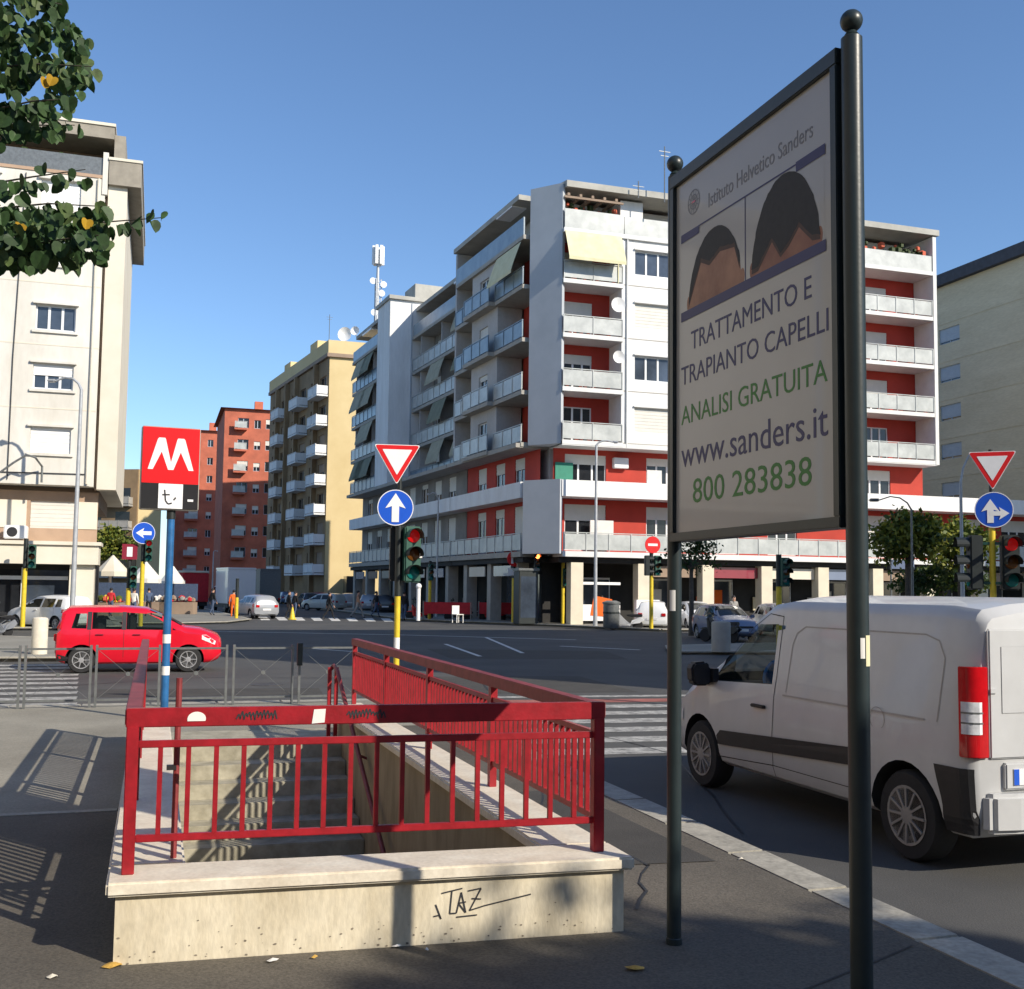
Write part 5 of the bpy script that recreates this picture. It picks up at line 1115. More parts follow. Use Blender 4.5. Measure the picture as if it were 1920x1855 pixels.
for sg in (-1, 1):
    MB(XO).box(-W2+.012, W2-.012, sg*.111, sg*.115, zm, zt-.014).build('red_face', 'mred', bx)
    MB(XO).box(-W2+.012, W2-.012, sg*.111, sg*.115, zb+.014, zm-.003).build('black_face', 'blackcloth', bx)
    MB(XO).box(-.15, .17, sg*.1155, sg*.118, zb+.016, zm-.005).build('white_square', 'signwhite', bx)
    MB(XO).box(.235, .31, sg*.1155, sg*.118, zb+.12, zb+.15).build('white_mark', 'signwhite', bx)
    g = MB(XO); yy = sg*.1185
    PQ = lambda x, z: (x*(1 if sg < 0 else -1), yy, z)
    for pts in ([(-.07, zb+.27), (-.055, zb+.12), (-.02, zb+.075), (.03, zb+.09)], [(-.1, zb+.2), (.0, zb+.205)], [(.05, zb+.13), (.08, zb+.17)]): stroke(g, pts, .022, PQ)
    g.build('black_symbol', 'ink', bx, norm=False)
    # the M: slanted outer legs, rounded tops
    mh = zt-zm; mz0, mz1 = zm+mh*.24, zm+mh*.80
    g = MB(XO); y0, y1 = sorted((sg*.1155, sg*.1185))
    half = [(-.30, mz0), (-.235, mz0), (-.125, mz1-.19), (-.035, mz0), (.0, mz0), (.0, mz0+.1), (-.075, mz1-.02), (-.085, mz1), (-.165, mz1), (-.18, mz1-.02)]
    g.prism(half, y0, y1, 'y'); g.prism([(-x, z) for x, z in half], y0, y1, 'y'); g.build('white_letter', 'signwhite', bx)
# pedestrian barrier panels along the kerb
def barrier():
    t = thing('pedestrian_barrier', 'x', 'barrier', (0, 0, .12), 0, 'grey metal pedestrian barriers along the kerb')
    for x in (-.45, .45): MB().box(x-.018, x+.018, -.018, .018, 0, .93).build('post', 'greymetal', t)
    MB().box(-.431, .431, -.014, .014, .86, .89).build('rail', 'greymetal', t); MB().box(-.431, .431, -.014, .014, .1, .13).build('rail', 'greymetal', t)
    MB().bar((-.43, 0, .86), (.43, 0, .13), .005).bar((.43, .01, .86), (-.43, .01, .13), .005).build('cross_wire', 'greymetal', t)
    MB().lathe([(.032, -.01), (.032, .01)], (0, 0, .495), 12, 'y').build('medallion', 'greymetal', t)
    return t
bt = barrier(); xs = [-2.79, -1.81, -.83, .16, 1.17, 2.18]
txt = ['grey barrier panel cut by the left picture edge in front of the zebra stripes', 'grey barrier panel between the zebra stripes and the rear wheel of the red car', 'grey barrier panel before the doors of the red car, left of the blue pole',
       'grey barrier panel before the front wheel of the red car, right of the blue pole', 'grey barrier panel right of the red car, seen against plain road', 'grey barrier panel nearest the right stair railing with a dark box on its post']
for i, x in enumerate(xs):
    o_ = bt if i == 0 else copy_tree(bt); o_.location = (x+.49, 17.62, .12); o_['label'] = txt[i]
MB().box(-.49, -.41, -.05, .05, .6, .95).build('push_box', 'tldark', o_)
# street lamps and plain poles
def lamp_post(label, px, py, top_py, arm=None, r=.09, m='lamp_grey', d=None, double=False):
    b_ = dep(px, py, d) if d else gp(px, py); b_.z = 0
    dd = (b_.x*cf.x+b_.y*cf.y)/math.hypot(cf.x, cf.y); H = dep(px, top_py, dd).z
    t = thing('street_lamp', label, 'street lamp', (b_.x, b_.y, 0), YAW)
    MB().tube([(0, 0, 0), (0, 0, 1.2), (0, 0, H)], [r*1.3, r, r*.6], 12).build('pole', m, t, smooth=True)
    if arm:
        ax, az = arm
        MB().tube([(0, 0, H-.02), (ax*.12, 0, H+az*.5), (ax*.35, 0, H+az*.9), (ax*.65, 0, H+az), (ax, 0, H+az*.7)], [r*.6, r*.5, r*.45, r*.4, r*.4], 8).build('arm', m, t, smooth=True)
        MB().box(min(ax, ax*1.3), max(ax, ax*1.3), -.14, .14, H+az*.7-.06, H+az*.7+.06).build('lantern', m, t, bevel=.04)
    return t
lamp_post('tall grey street lamp in front of the pale apartment building', 134, 1180, 730, (-1.1, .5), .11, d=46)
lamp_post('grey street lamp standing before the red walled corner of the apartment block', 1116, 1178, 835, (.9, .25), .1)
lamp_post('grey street lamp rising left of the right hand yield sign', 1806, 1180, 905, (1.0, 1.2), .09, d=44)
lamp_post('small curved arm street lamp against the white band right of the board', 1712, 1180, 955, (-1.3, .5), .06, 'greymetal', d=44)
lamp_post('slim lamp post in the shaded street beside the white van', 397, 1140, 1035, (.3, .1), .07)
lamp_post('slim lamp post in front of the shaded balconies left of the corner', 818, 1160, 935, (-.6, .4), .08)
b_ = thing('wall_lamp', 'thin curved wall lamp arm reaching out from the pale left building', 'lamp', tuple(aty(78, 905, 52.9)))
q = [aty(x, y, 52.0 if x < 70 else 52.7) for x, y in ((78, 905), (79, 875), (66, 858), (50, 853), (25, 868), (0, 886))]
MB().tube(q, .05, 8).build('arm', 'greymetal', b_, world=True, smooth=True)
# distant signals
def far_signal(label, px, py, top_py, lit='red', sign=None, d=None, upper='tldark', hx=.25, headz=None, two=False, rz=0):
    b_ = dep(px, py, d) if d else gp(px, py, .1); dd = (b_.x*cf.x+b_.y*cf.y)/math.hypot(cf.x, cf.y); H = dep(px, top_py, dd).z-.1
    t = thing('traffic_signal', label, 'traffic light', (b_.x, b_.y, .1), R(rz), 'traffic lights and sign poles across the junction')
    hy = H-.1 if headz is None else dep(px, headz, dd).z-.1
    MB().tube([(0, 0, 0), (0, 0, max(.5, hy-1.0))], .1, 10).build('yellow_pole', 'yellow', t, smooth=True)
    MB().tube([(0, 0, max(.5, hy-1.0)+.002), (0, 0, H)], .095, 10).build('upper_pole', upper, t, smooth=True)
    if lit: signal_head(t, hx, hy, lit, y=-.15, s=1.25, body='tlgreen' if lit != 'lamp' else 'tldark')
    if two: signal_head(t, -hx, hy, lit, y=-.05, s=1.25, yaw=R(80), body='tldark')
    if sign: sign(t, H, dd)
    return t
def s_arrow_left(t, H, dd):
    blue_disc(t, 0, H, .5, [(0, 0, 1.7, R(90))], y=-.15)
def s_red_square(t, H, dd):
    s = MB().box(-.33, .33, -.16, -.12, H-.35, H+.35).build('route_sign', 'carmaroon', t); MB().box(-.12, .12, -.165, -.1605, H-.22, H+.22).build('white_symbol', 'signwhite', s)
def s_noentry(t, H, dd):
    s = disc(MB(), (0, 0, H), .42, -.16, -.13, 24).build('no_entry_sign', 'signred', t); MB().box(-.26, .26, -.168, -.161, H-.06, H+.06).build('white_bar', 'signwhite', s)
def s_noarrows(t, H, dd):
    s = disc(MB(), (0, 0, H), .45, -.16, -.13, 24).build('route_sign', 'signred', t)
    for x in (-.14, .14): MB().box(x-.07, x+.07, -.168, -.161, H-.28, H+.28).build('white_symbol', 'signwhite', s)
    MB().box(-.4, .4, -.16, -.13, H-.95, H-.55).build('sign_plate', 'signwhite', t)
far_signal('yellow pole with blue left arrow disc above a traffic light among the market stalls', 263, 1178, 1000, 'red', s_arrow_left, d=50, headz=1012)
far_signal('yellow pole with square red and white sign left of the blue arrow disc', 238, 1178, 1035, 'none', s_red_square, d=50, headz=1062, hx=.2)
far_signal('yellow traffic light pole with pink side discs at the left building', 42, 1176, 1010, 'none', None, d=47, headz=1022, hx=.28)
far_signal('yellow pole with round red and white arrow sign by the cafe barrier', 962, 1168, 1048, None, s_noarrows)
far_signal('dark traffic light with glowing red lamp before the white building corner', 1004, 1170, 1038, 'lamp', None, hx=0, headz=1038)
far_signal('tall yellow pole carrying a low dark traffic light beside the white corner', 1055, 1170, 960, 'none', None, headz=1066, upper='yellow', hx=.1)
far_signal('no entry sign above a double dark traffic light near the board post', 1221, 1180, 1022, 'none', s_noentry, headz=1042, two=True)
far_signal('dark traffic light on a yellow pole above the roof of the van', 1461, 1200, 1040, 'none', None, headz=1046, hx=.15, d=38)
far_signal('yellow and green signal pole right of the near traffic light', 805, 1162, 1052, 'none', None, headz=1058, hx=0)
far_signal('yellow pole beside the orange vested worker', 443, 1160, 1085, None, None)
# road sign plates on the right
p = gp(1672, 1185); t = thing('direction_sign', 'blue grey street name plate on a post below the right street tree', 'sign', (p.x, p.y, 0), R(-14))
q1, q2 = dep(1672, 1042, p.y), dep(1730, 1070, p.y); dd = (p.x*cf.x+p.y*cf.y)/math.hypot(cf.x, cf.y); hz = dep(1672, 1058, dd).z
MB().tube([(0, 0, 0), (0, 0, hz+.3)], .05, 8).build('post', 'greymetal', t); MB().box(0, 1.25, -.06, -.03, hz-.25, hz+.22).build('sign_plate', 'carblue', t)
# ---- bollards, bins, kiosks
def bollard(label, px, py, r, hgt, m, dome=True, group=None):
    p = gp(px, py, .1); t = MB().lathe([(r, 0), (r, hgt-.06), (r*.93, hgt-.02), (r*.7, hgt), (.01, hgt+.01)], (0, 0, 0), 22).build('bollard', m, smooth=True)
    t.location = (p.x, p.y, .1); return tag(t, label, 'bollard', group)
bollard('thick pale stone bollard on the left corner behind the barriers', 73, 1228, .2, .98, 'stone')
bollard('grey concrete bollard in front of the dark blue parked car', 1352, 1222, .3, .95, 'concrete')
p = gp(985, 1170, .1); t = thing('phone_kiosk', 'dark glazed kiosk standing between the red lamp signal and the yellow pole', 'kiosk', (p.x, p.y, .1), R(0))
MB().box(-.55, .55, -.5, .5, 0, 2.9).build('cabinet', 'tldark', t, bevel=.03); MB().box(-.62, .62, -.57, .57, 2.901, 3.05).build('roof', 'greymetal', t, bevel=.03)
MB().box(-.46, .46, -.512, -.501, .35, 2.6).build('glass_panel', 'glass', t)
p = gp(1036, 1168, .1); t = thing('advertising_pillar', 'white advertising pillar at the building corner', 'pillar', (p.x, p.y, .1))
MB().box(-.42, .42, -.3, .3, 0, 2.85).build('column', 'signwhite', t, bevel=.05); MB().box(-.3, .3, -.31, -.301, 1.5, 1.9).build('notice', 'redcloth', t)
def bin_(label, px, py, s=1.):
    p = gp(px, py, .1); t = thing('litter_bin', label, 'bin', (p.x, p.y, .1), 0, 'litter bins on the far pavement')
    MB().lathe([(.3*s, 0), (.34*s, .1), (.34*s, 1.0*s), (.38*s, 1.02*s), (.38*s, 1.08*s), (.2*s, 1.15*s)], (0, 0, 0), 16).build('body', 'greymetal', t, smooth=True)
    MB().lathe([(.352*s, .6*s), (.352*s, .68*s)], (0, 0, 0), 16).build('band', 'tldark', t)
bin_('dark litter bin beside the white advertising pillar', 1042, 1168); bin_('grey litter bin at the kerb near the white scooter', 1146, 1178, 1.2)
# cafe barriers and chairs under the shaded facade
for px, w_, lb in ((838, 3.0, 'long red cafe barrier on the shaded pavement'), (932, 2.4, 'shorter red cafe barrier near the kiosk')):
    p = gp(px, 1163, .1); t = thing('cafe_barrier', lb, 'barrier', (p.x, p.y, .12), R(-25), 'red cafe barriers')
    MB().box(-w_/2, w_/2, -.04, .04, .35, 1.05).build('panel', 'redcloth', t)
    for x in (-w_/2+.05, w_/2-.05): MB().box(x-.04, x+.04, -.05, .05, 0, 1.12).build('post', 'greymetal', t)
def chair(label, px, py):
    p = gp(px, py, .1); t = thing('cafe_chair', label, 'chair', (p.x, p.y, .1), R(20), 'white cafe chairs')
    MB().box(-.24, .24, -.24, .24, .44, .48).build('seat', 'whitecloth', t); MB().box(-.24, .24, .2, .24, .481, .95).build('backrest', 'whitecloth', t)
    for x in (-.21, .21):
        for y in (-.21, .21): MB().box(x-.02, x+.02, y-.02, y+.02, 0, .439).build('leg', 'whitecloth', t)
chair('white cafe chair left of the shorter red barrier', 888, 1160); chair('white cafe chair beside the kiosk side of the barrier', 908, 1160); chair('white cafe chair lowest at the kerb of the cafe', 858, 1168)
p = gp(765, 1164, .1); t = thing('white_bollard_lamp', 'white post with small round head on the kerb corner behind the signal', 'bollard', (p.x+.6, p.y, .1))
MB().tube([(0, 0, 0), (0, 0, 1.9)], .12, 12).build('post', 'signwhite', t, smooth=True); MB().ball((0, 0, 2.0), .18, 12).build('head', 'signwhite', t, smooth=True)
p = gp(548, 1162); t = MB().lathe([(.26, 0), (.26, .05), (.18, .06), (.04, .75), (.01, .76)], (0, 0, 0), 14).build('traffic_cone', 'yellow', smooth=True); t.location = p; tag(t, 'small pale yellow cone on the crossing beside the dark pedestrian', 'cone')
# red and white barrier boards by the market
p = gp(285, 1150, .1)
t = thing('work_barrier', 'pink and white striped work barrier beyond the red car roof', 'barrier', (p.x, p.y, .1), R(-15))
for k in range(6): MB().box(-1.2+.4*k, -.8+.4*k-.002, -.03, .03, .6, .9).build('stripe_board', 'signwhite' if k % 2 else 'redcloth', t)
for x in (-1.0, 1.0): MB().box(x-.04, x+.04, -.05, .05, 0, .599).build('leg', 'greymetal', t)
# market stalls
def canopy(label, px0, px1, py_top, py_eave, py_base, d, m):
    a_, b2 = dep(px0, py_eave, d), dep(px1, py_eave, d); c = (a_+b2)/2; zt = dep((px0+px1)/2, py_top, d).z; w2 = (b2-a_).length/2
    t = thing('market_canopy', label, 'canopy', (c.x, c.y, 0), YAW, 'white canopies over the market stalls')
    g = MB(); n = 8; g.v = [(0, 0, zt)]+[(w2*math.cos(2*math.pi*(k+.5)/n)*1.08, w2*math.sin(2*math.pi*(k+.5)/n)*.9, c.z) for k in range(n)]+[(w2*math.cos(2*math.pi*(k+.5)/n)*1.08, w2*math.sin(2*math.pi*(k+.5)/n)*.9, c.z-.3) for k in range(n)]
    for k in range(n): g.f += [[0, 1+k, 1+(k+1) % n], [1+k, 1+n+k, 1+n+(k+1) % n, 1+(k+1) % n]]; g.m += [0, 0]
    g.build('canopy_cloth', m, t); MB().tube([(0, 0, 0), (0, 0, zt)], .05, 8).build('pole', 'greymetal', t)
canopy('cream market canopy nearest the pale left building', 182, 240, 1040, 1072, 1150, 70, 'cream'); canopy('white market canopy behind the yellow signal poles', 246, 300, 1052, 1085, 1150, 74, 'whitecloth')
canopy('white market canopy right of the blue pole', 302, 345, 1060, 1090, 1150, 78, 'whitecloth')
def stall(label, px, py, d, cols):
    b_ = dep(px, py, d); t = thing('market_stall', label, 'stall', (b_.x, b_.y, .1), YAW, 'market stalls')
    MB().box(-1.1, 1.1, -.5, .5, .0, .8).build('counter', 'brown', t)
    g = MB()
    for k in range(26):
        x, y = -1+2*random.random(), -.45+.9*random.random(); g.ball((x, y, .88+.22*random.random()), .13+.08*random.random(), 6, mi=random.randrange(len(cols)))
    g.build('goods', cols, t); MB().box(-1.1, 1.1, .42, .5, .9, 2.0).build('hanging_clothes', 'jeans', t)
stall('flower stall with orange and green goods beside the pale building', 195, 1150, 66, ['terracotta', 'tleaf1', 'yellow']); stall('stall with red and white goods left of the signal poles', 222, 1150, 68, ['redcloth', 'whitecloth', 'orangecloth'])
stall('stall with dark clothes under the white canopy', 290, 1150, 72, ['whitecloth', 'blackcloth', 'jeans']); stall('stall with brown goods at the right of the blue pole', 334, 1148, 72, ['brown', 'redcloth', 'greycloth'])
# ---- people
def person(label, px, py, rz, top, legs, hgt=1.72, walk=.0, arm='down', hair='hair', z=.0, d=None):
    p = dep(px, py, d) if d else gp(px, py, z); s = hgt/1.75
    t = thing('person', label, 'person', (p.x, p.y, z), R(rz))
    k = walk
    J = {'pel': (0, 0, .95, .13), 'bel': (0, .01, 1.12, .12), 'che': (0, .01, 1.33, .145), 'nec': (0, 0, 1.47, .06), 'hd0': (0, -.02, 1.56, .075), 'hd1': (0, -.02, 1.66, .09), 'hd2': (0, 0, 1.72, .06), 'nos': (0, -.105, 1.62, .018)}
    B = [('pel', 'bel', 1), ('bel', 'che', 1), ('che', 'nec', 1), ('nec', 'hd0', 2), ('hd0', 'hd1', 2), ('hd1', 'hd2', 2), ('hd0', 'nos', 2)]
    for sg, n in ((-1, 'l'), (1, 'r')):
        st_ = k*sg; J['hip'+n] = (sg*.09, 0, .9, .095); J['kne'+n] = (sg*.1, -st_*.25-.03*abs(k), .5, .062); J['ank'+n] = (sg*.1, -st_*.42+(.12 if st_ < 0 else 0), .09+(.08 if st_ < 0 else 0), .042); J['toe'+n] = (sg*.12, -st_*.42-.13+(.12 if st_ < 0 else 0), .04, .035)
        B += [('pel', 'hip'+n, 0), ('hip'+n, 'kne'+n, 0), ('kne'+n, 'ank'+n, 0), ('ank'+n, 'toe'+n, 3)]
        J['sho'+n] = (sg*.19, .01, 1.41, .062)
        if arm == 'up': e_, w_ = (sg*.24, -.1, 1.2, .045), (sg*.14, -.32, 1.22, .032)
        else: e_, w_ = (sg*.25, .03+st_*.14, 1.13, .045), (sg*.25, -.04+st_*.26, .88, .032)
        J['elb'+n] = e_; J['wri'+n] = w_; hv = Vector(w_[:3])+(Vector(w_[:3])-Vector(e_[:3])).normalized()*.09; J['han'+n] = (*hv, .034)
        B += [('che', 'sho'+n, 1), ('sho'+n, 'elb'+n, 1), ('elb'+n, 'wri'+n, 1), ('wri'+n, 'han'+n, 2)]
        dirv = (Vector(w_[:3])-Vector(e_[:3])).normalized()
        for f in range(5):
            o_ = Vector((0, (-.026+.013*f) if f < 4 else -.034, 0)); ln = (.06, .075, .08, .068, .04)[f]
            a_ = hv+o_; J['f%s%d' % (n, f)] = (*(a_+dirv*ln+Vector((-sg*.012, -.02 if f == 4 else 0, 0))), .008); B.append(('han'+n, 'f%s%d' % (n, f), 2))
    keys = list(J); me = bpy.data.meshes.new('body'); me.from_pydata([tuple(c*s for c in J[q][:3]) for q in keys], [(keys.index(a), keys.index(b)) for a, b, _ in B], [])
    ob = bpy.data.objects.new('body', me); COL.objects.link(ob)
    md = ob.modifiers.new('s', 'SKIN'); md.use_smooth_shade = True
    for i, q in enumerate(keys): r_ = J[q][3]*s; me.skin_vertices[0].data[i].radius = (r_, r_); me.skin_vertices[0].data[i].use_root = (q == 'pel')
    sb = ob.modifiers.new('u', 'SUBSURF'); sb.levels = 1; sb.render_levels = 1
    dg = bpy.context.evaluated_depsgraph_get(); dg.update(); m2 = bpy.data.meshes.new_from_object(ob.evaluated_get(dg)); ob.modifiers.clear(); ob.data = m2
    for mm in (legs, top, 'skin', 'plastic'): m2.materials.append(M[mm])
    P = {q: Vector(J[q][:3])*s for q in keys}
    for f in m2.polygons:
        best = None
        for a, b, mi in B:
            A, Q = P[a], P[b]; v = Q-A; tt = max(0, min(1, (f.center-A).dot(v)/v.length_squared)); dd = (f.center-A-v*tt).length-.5*lerp(J[a][3], J[b][3], tt)*s
            if best is None or dd < best[0]: best = (dd, mi)
        f.material_index = best[1]; f.use_smooth = True
    ob.parent = t
    g = MB(); g.ball((0, .015*s, 1.675*s), .105*s, 14, sc=(.92, 1.05, .9)); g.build('hair', hair, t, smooth=True)
    return t
person('worker in bright orange high visibility clothes standing by a yellow pole', 437, 1160, 180, 'orangecloth', 'orangecloth', 1.75, .15)
person('man in tan top and pale trousers striding across the shaded side street', 671, 1160, 70, 'tancloth', 'greycloth', 1.78, .8)
person('dark clothed pedestrian beside the silver saloon', 541, 1160, 100, 'blackcloth', 'blackcloth', 1.75, .3)
person('dark clothed pedestrian with a pinkish bag arm beyond the cone', 553, 1158, 120, 'blackcloth', 'jeans', 1.68, .2)
person('person in dark top and black trousers crossing in front of the cream car', 617, 1162, 90, 'blackcloth', 'blackcloth', 1.7, .7)
person('person in dark top and jeans behind the near traffic light pole', 757, 1165, 150, 'blackcloth', 'jeans', 1.78, .3)
person('person in a red jacket waiting at the white pillar', 1022, 1170, 20, 'redcloth', 'blackcloth', 1.7, .1)
person('person in pale grey clothes standing among the parked cars', 1376, 1182, 0, 'greycloth', 'greycloth', 1.8, .1)
person('dark clothed person walking under the arcade left of the near signal', 705, 1158, 100, 'blackcloth', 'jeans', 1.75, .6)
person('person in grey by the cafe barrier under the arcade', 872, 1160, 30, 'greycloth', 'blackcloth', 1.7, .2)
person('person in white top near the white shop display at the corner', 1128, 1174, 60, 'whitecloth', 'jeans', 1.7, .4)
person('person in dark jacket beside the red canvas truck', 398, 1150, 120, 'blackcloth', 'jeans', 1.72, .3, z=.1, d=70)
person('shopper in blue among the canopies left of the blue pole', 278, 1152, 200, 'jeans', 'blackcloth', 1.7, .3, z=.1, d=66)
person('shopper in red top at the market stalls', 207, 1150, 160, 'redcloth', 'jeans', 1.68, .2, z=.1, d=64)
person('shopper in white top between the yellow signal poles', 250, 1152, 150, 'whitecloth', 'jeans', 1.7, .2, z=.1, d=60)
person('person in dark clothes before the orange shop poster at the building corner', 1078, 1170, 10, 'blackcloth', 'blackcloth', 1.6, .1)
# ---- litter
def litter(label, px, py, m, s, n=7, name='fallen_leaf', cat='leaf', z=.124):
    p = gp(px, py, z); g = MB(); pts = []
    for k in range(n): t_ = 2*math.pi*k/n; q = s*(.7+.5*random.random()); pts.append((q*math.cos(t_), q*.7*math.sin(t_), .012*random.random()))
    g.add(pts+[(0, 0, .018)], [(k, (k+1) % n, n) for k in range(n)]); o_ = g.build(name, m, norm=False); o_.location = (p.x, p.y, z); return tag(o_, label, cat)
litter('curled yellow leaf against the left foot of the stair wall', 212, 1811, 'deadleaf', .055); litter('crumpled white paper scrap on the pavement before the stair wall', 511, 1803, 'paper', .035, 6, 'paper_scrap', 'litter')
litter('thin pale paper strip near the wall shadow of the post', 745, 1777, 'paper', .03, 5, 'paper_scrap', 'litter'); litter('brown dry leaf on the dark pavement near the board post', 1190, 1817, 'deadleaf', .05)
litter('pale dry leaf on the sunny pavement at the bottom left', 98, 1833, 'cream', .03); litter('tiny pale scrap beside the wall foot', 800, 1783, 'paper', .015, 5, 'paper_scrap', 'litter')
litter('tiny brown leaf right of the paper scrap', 590, 1797, 'deadleaf', .018); litter('small leaf beside the sunny kerb stones', 1390, 1612, 'cream', .022)
# ================================================================ trees
def leaf_quad(g, c, s, mi, nrm=None):
    a = Vector((random.gauss(0, 1), random.gauss(0, 1), random.gauss(0, 1))).normalized(); b = a.orthogonal().normalized(); b = Matrix.Rotation(random.random()*6.28, 3, a) @ b; c = Vector(c); d = a.cross(b)
    g.v += [tuple(c+b*s), tuple(c+d*s*.55+b*.2*s), tuple(c-b*s), tuple(c-d*s*.55+b*.1*s)]; n = len(g.v); g.f.append([n-4, n-3, n-2, n-1]); g.m.append(mi)
def tree(label, loc, trunk_h, blobs, n, ls, mats=('tleaf1', 'tleaf2', 'tleaf3'), r=.15, group=None, name='street_tree', up=None):
    t = thing(name, label, 'tree', loc, 0, group); g = MB()
    top = Vector((0, 0, trunk_h)); g.tube([(0, 0, 0), (.03, .02, trunk_h*.5), top], [r*1.25, r, r*.8], 10)
    for (x, y, z, a, b, c) in blobs: m_ = Vector((x, y, z)); g.tube([top-Vector((0, 0, .1)), top.lerp(m_, .5)+Vector((random.uniform(-.2, .2), random.uniform(-.2, .2), .1)), m_], [r*.6, r*.35, r*.12], 7)
    g.build('trunk', 'bark', t, smooth=True)
    g = MB(); tot = sum(a*b*c for *_, a, b, c in blobs)
    for (x, y, z, a, b, c) in blobs:
        m_ = int(n*a*b*c/tot); cl = max(4, m_//26)
        for _ in range(cl):
            v = Vector((random.gauss(0, 1), random.gauss(0, 1), random.gauss(0, 1))).normalized()*random.random()**.4; cc = Vector((x+v.x*a, y+v.y*b, z+v.z*c)); mi = random.choice((0, 0, 1, 1, 2)); sp = .2*min(a, b, c)+.1
            for _ in range(26): leaf_quad(g, cc+Vector((random.gauss(0, sp), random.gauss(0, sp), random.gauss(0, sp*.7))), ls*random.uniform(.6, 1.3), mi if random.random() < .75 else random.randrange(3))
    g.build('crown', list(mats), t, norm=False); return t
def tree_px(label, px, d, cz_py, crown_px, crown_h_px, n=2600, ls=.11, **kw):
    b_ = dep(px, cz_py, d); k = d/FPX; rx, rz_ = crown_px*k, crown_h_px*k
    bl = [(0, 0, b_.z, rx*.6, rx*.6, rz_*.7), (-rx*.5, .2, b_.z-.15, rx*.5, rx*.5, rz_*.6), (rx*.55, -.2, b_.z-.1, rx*.5, rx*.5, rz_*.6), (.1, 0, b_.z+rz_*.4, rx*.4, rx*.4, rz_*.4)]
    return tree(label, (b_.x, b_.y, .05), b_.z-rz_*.5, bl, n, ls, **kw)
tree_px('sunlit green street tree right of the advertising board', 1702, 46, 1008, 72, 62, 4200, .13)
tree_px('smaller olive green street tree further right behind the signal', 1800, 48, 1020, 55, 60, 3000, .13)
tree_px('low bushy tree in shade under the right street trees', 1765, 50, 1085, 95, 38, 2600, .12, mats=('tleaf3', 'leaf1', 'tleaf1'))
tree_px('dark thin crowned tree behind the left post of the board', 1296, 48, 1040, 42, 55, 900, .1, mats=('tleaf3', 'leaf1', 'leaf1'), r=.1)
tree_px('green tree rising behind the market canopies', 208, 92, 1022, 42, 42, 2600, .2)
# off to the right and behind the camera: the tree whose shade falls on the foreground
tree('tall plane tree beyond the right edge across the road shading the foreground', (11.75, -7.6, .1), 5.8, [(-.6, .3, 7.9, 1.6, 1.0, .75), (-1.9, .9, 8.1, 1.3, .9, .7), (.9, -.2, 8.0, 1.6, 1.0, .75), (2.2, -.6, 8.2, 1.3, 1.0, .7), (.2, .2, 8.9, 1.2, .7, .6), (-.9, -.9, 7.6, 1.5, 1.0, .7), (1.2, -1.4, 7.6, 1.5, 1.0, .7)], 9000, .17, mats=('leaf1', 'leaf2', 'leaf3'), r=.22)
# the tree at the left whose branches hang into the picture
lt = thing('leafy_tree', 'heart leaved tree overhanging the top left corner with a few yellow leaves', 'tree', (-3.7, 2.6, .1))
g = MB(); g.tube([(-3.7, 2.6, .1), (-3.65, 2.65, 1.6), (-3.5, 2.8, 3.0)], [.16, .13, .1], 10)
T0 = Vector((-3.5, 2.8, 2.9)); tips = []
paths = [[(-260, 420), (-60, 352), (60, 332), (160, 318)], [(-260, 430), (-40, 395), (90, 382), (205, 388)], [(-200, 470), (40, 430), (180, 418), (308, 408)], [(-200, 480), (0, 470), (110, 450), (195, 440)],
         [(-240, 40), (-60, 60), (60, 50), (150, 62)], [(-240, 120), (-40, 130), (60, 120), (172, 125)], [(-220, 230), (-50, 215), (60, 190), (150, 185)], [(-200, -30), (0, -20), (80, 0), (120, 10)], [(-220, 250), (-60, 240), (30, 235), (140, 235)]]
dps = [4.7, 4.9, 5.1, 4.8, 5.2, 5.0, 4.9, 5.1, 5.2]
g2 = MB()
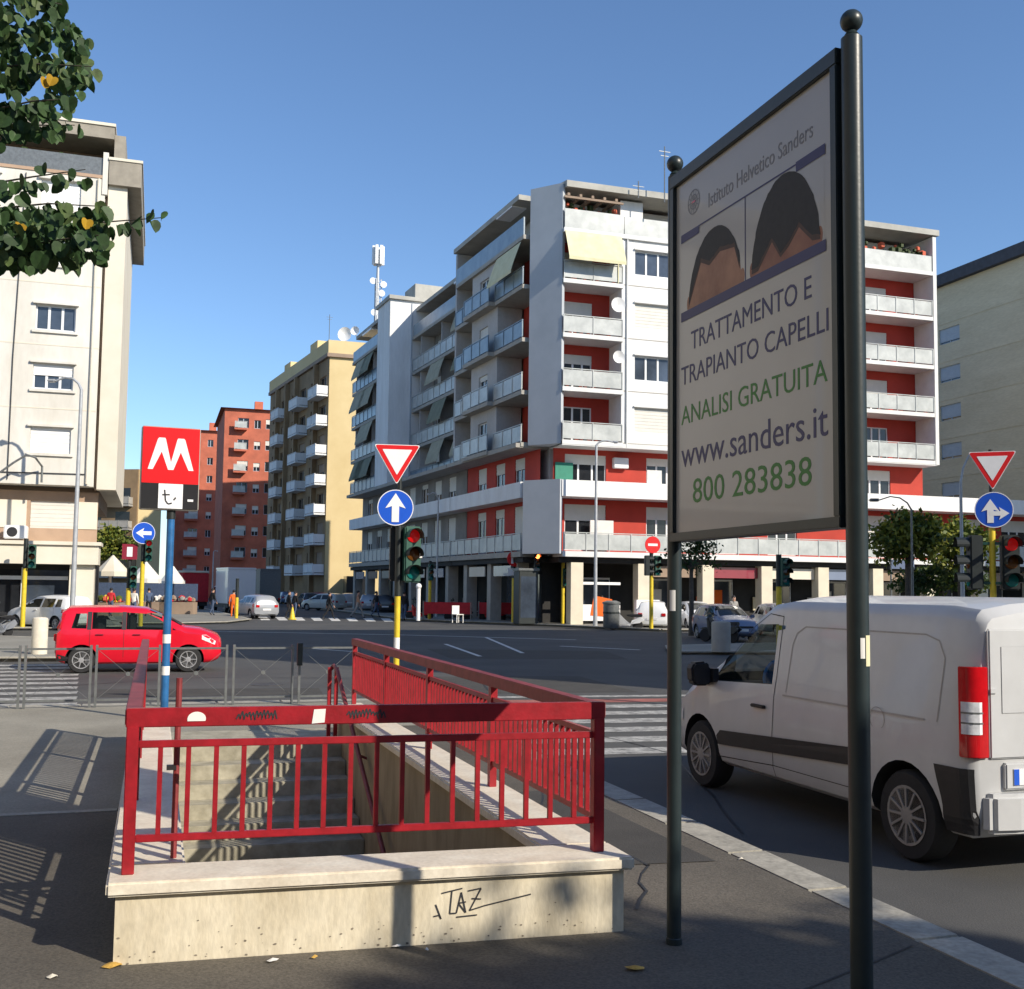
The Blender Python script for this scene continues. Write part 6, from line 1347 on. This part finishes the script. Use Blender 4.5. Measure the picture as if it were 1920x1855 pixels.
def heart(c, s, up, face, mi):
    c, u, f = Vector(c), Vector(up).normalized(), Vector(face).normalized(); r_ = u.cross(f).normalized(); f = r_.cross(u)
    O = [(0, .2), (.22, .27), (.42, .16), (.5, -.1), (.44, -.38), (.26, -.6), (0, -.7), (-.26, -.6), (-.44, -.38), (-.5, -.1), (-.42, .16), (-.22, .27)]
    b = len(g2.v); g2.v.append(tuple(c-u*s*.15-f*s*.1))
    for x, z in O: g2.v.append(tuple(c+r_*x*s+u*z*s+f*(abs(x)*.55-.25*z*z)*s))
    for k in range(12): g2.f.append([b, b+1+k, b+1+(k+1) % 12]); g2.m.append(mi)
def rleaf(c, s=None, sd=.5):
    s = s or random.uniform(.06, .1); up = Vector((random.gauss(-.35, sd), random.gauss(0, sd), 1.0)); fc = Vector((random.gauss(.25, .6), random.gauss(-.7, .5), random.gauss(.35, .4)))
    r_ = random.random(); heart(c, s, up, fc, 0 if r_ < .45 else 1 if r_ < .8 else 2)
for pth, dd in zip(paths, dps):
    pts = [dep(x, y, dd+.25*math.sin(i*1.7)) for i, (x, y) in enumerate(pth)]
    g.tube([T0, T0.lerp(pts[0], .6)+Vector((0, 0, .25))]+pts, [.05, .03, .014, .006, .004, .002], 6)
    for a, b in zip(pts, pts[1:]):
        k = max(2, int((b-a).length/.034))
        for i in range(k+1):
            c = a.lerp(b, i/k); rleaf(c+Vector((random.gauss(0, .012), random.gauss(0, .05), -.03+random.gauss(0, .015))), random.uniform(.042, .075), .4)
def fill(x0, x1, y0, y1, n, dd, edge=lambda x, y: True):
    for _ in range(n):
        x, y = random.uniform(x0, x1), random.uniform(y0, y1)
        if edge(x, y): rleaf(dep(x, y, dd+random.gauss(0, .2)), random.uniform(.042, .08), .55)
fill(-250, 195, 395, 505, 560, 4.9, lambda x, y: (x < 150 or y < 490) and y-395 > .25*(abs(x-60)-130)); fill(-250, 165, -30, 165, 580, 5.1, lambda x, y: not (x > 85 and y < 55+.2*(x-85)*0) or x < 110)
fill(-250, 125, 150, 255, 260, 5.1, lambda x, y: not (30 < x < 80 and 150 < y < 180)); fill(-250, 40, 250, 400, 40, 4.9, lambda x, y: x < 0)
for x, y in ((86, 152), (98, 148), (38, 424), (163, 416)): c = dep(x, y, 4.6); heart(c, .05, (.3*random.random(), .2, 1), (.3, -.9, .3), 3)
for _ in range(420): rleaf(Vector((-3.5+random.gauss(0, .75), 2.7+random.gauss(0, .5), 4.6+random.gauss(0, .7))), .1, .5)
g.build('trunk', 'bark', lt, world=True, smooth=True); g2.build('crown', ['leaf1', 'leaf2', 'leaf3', 'leafy'], lt, world=True, norm=False)
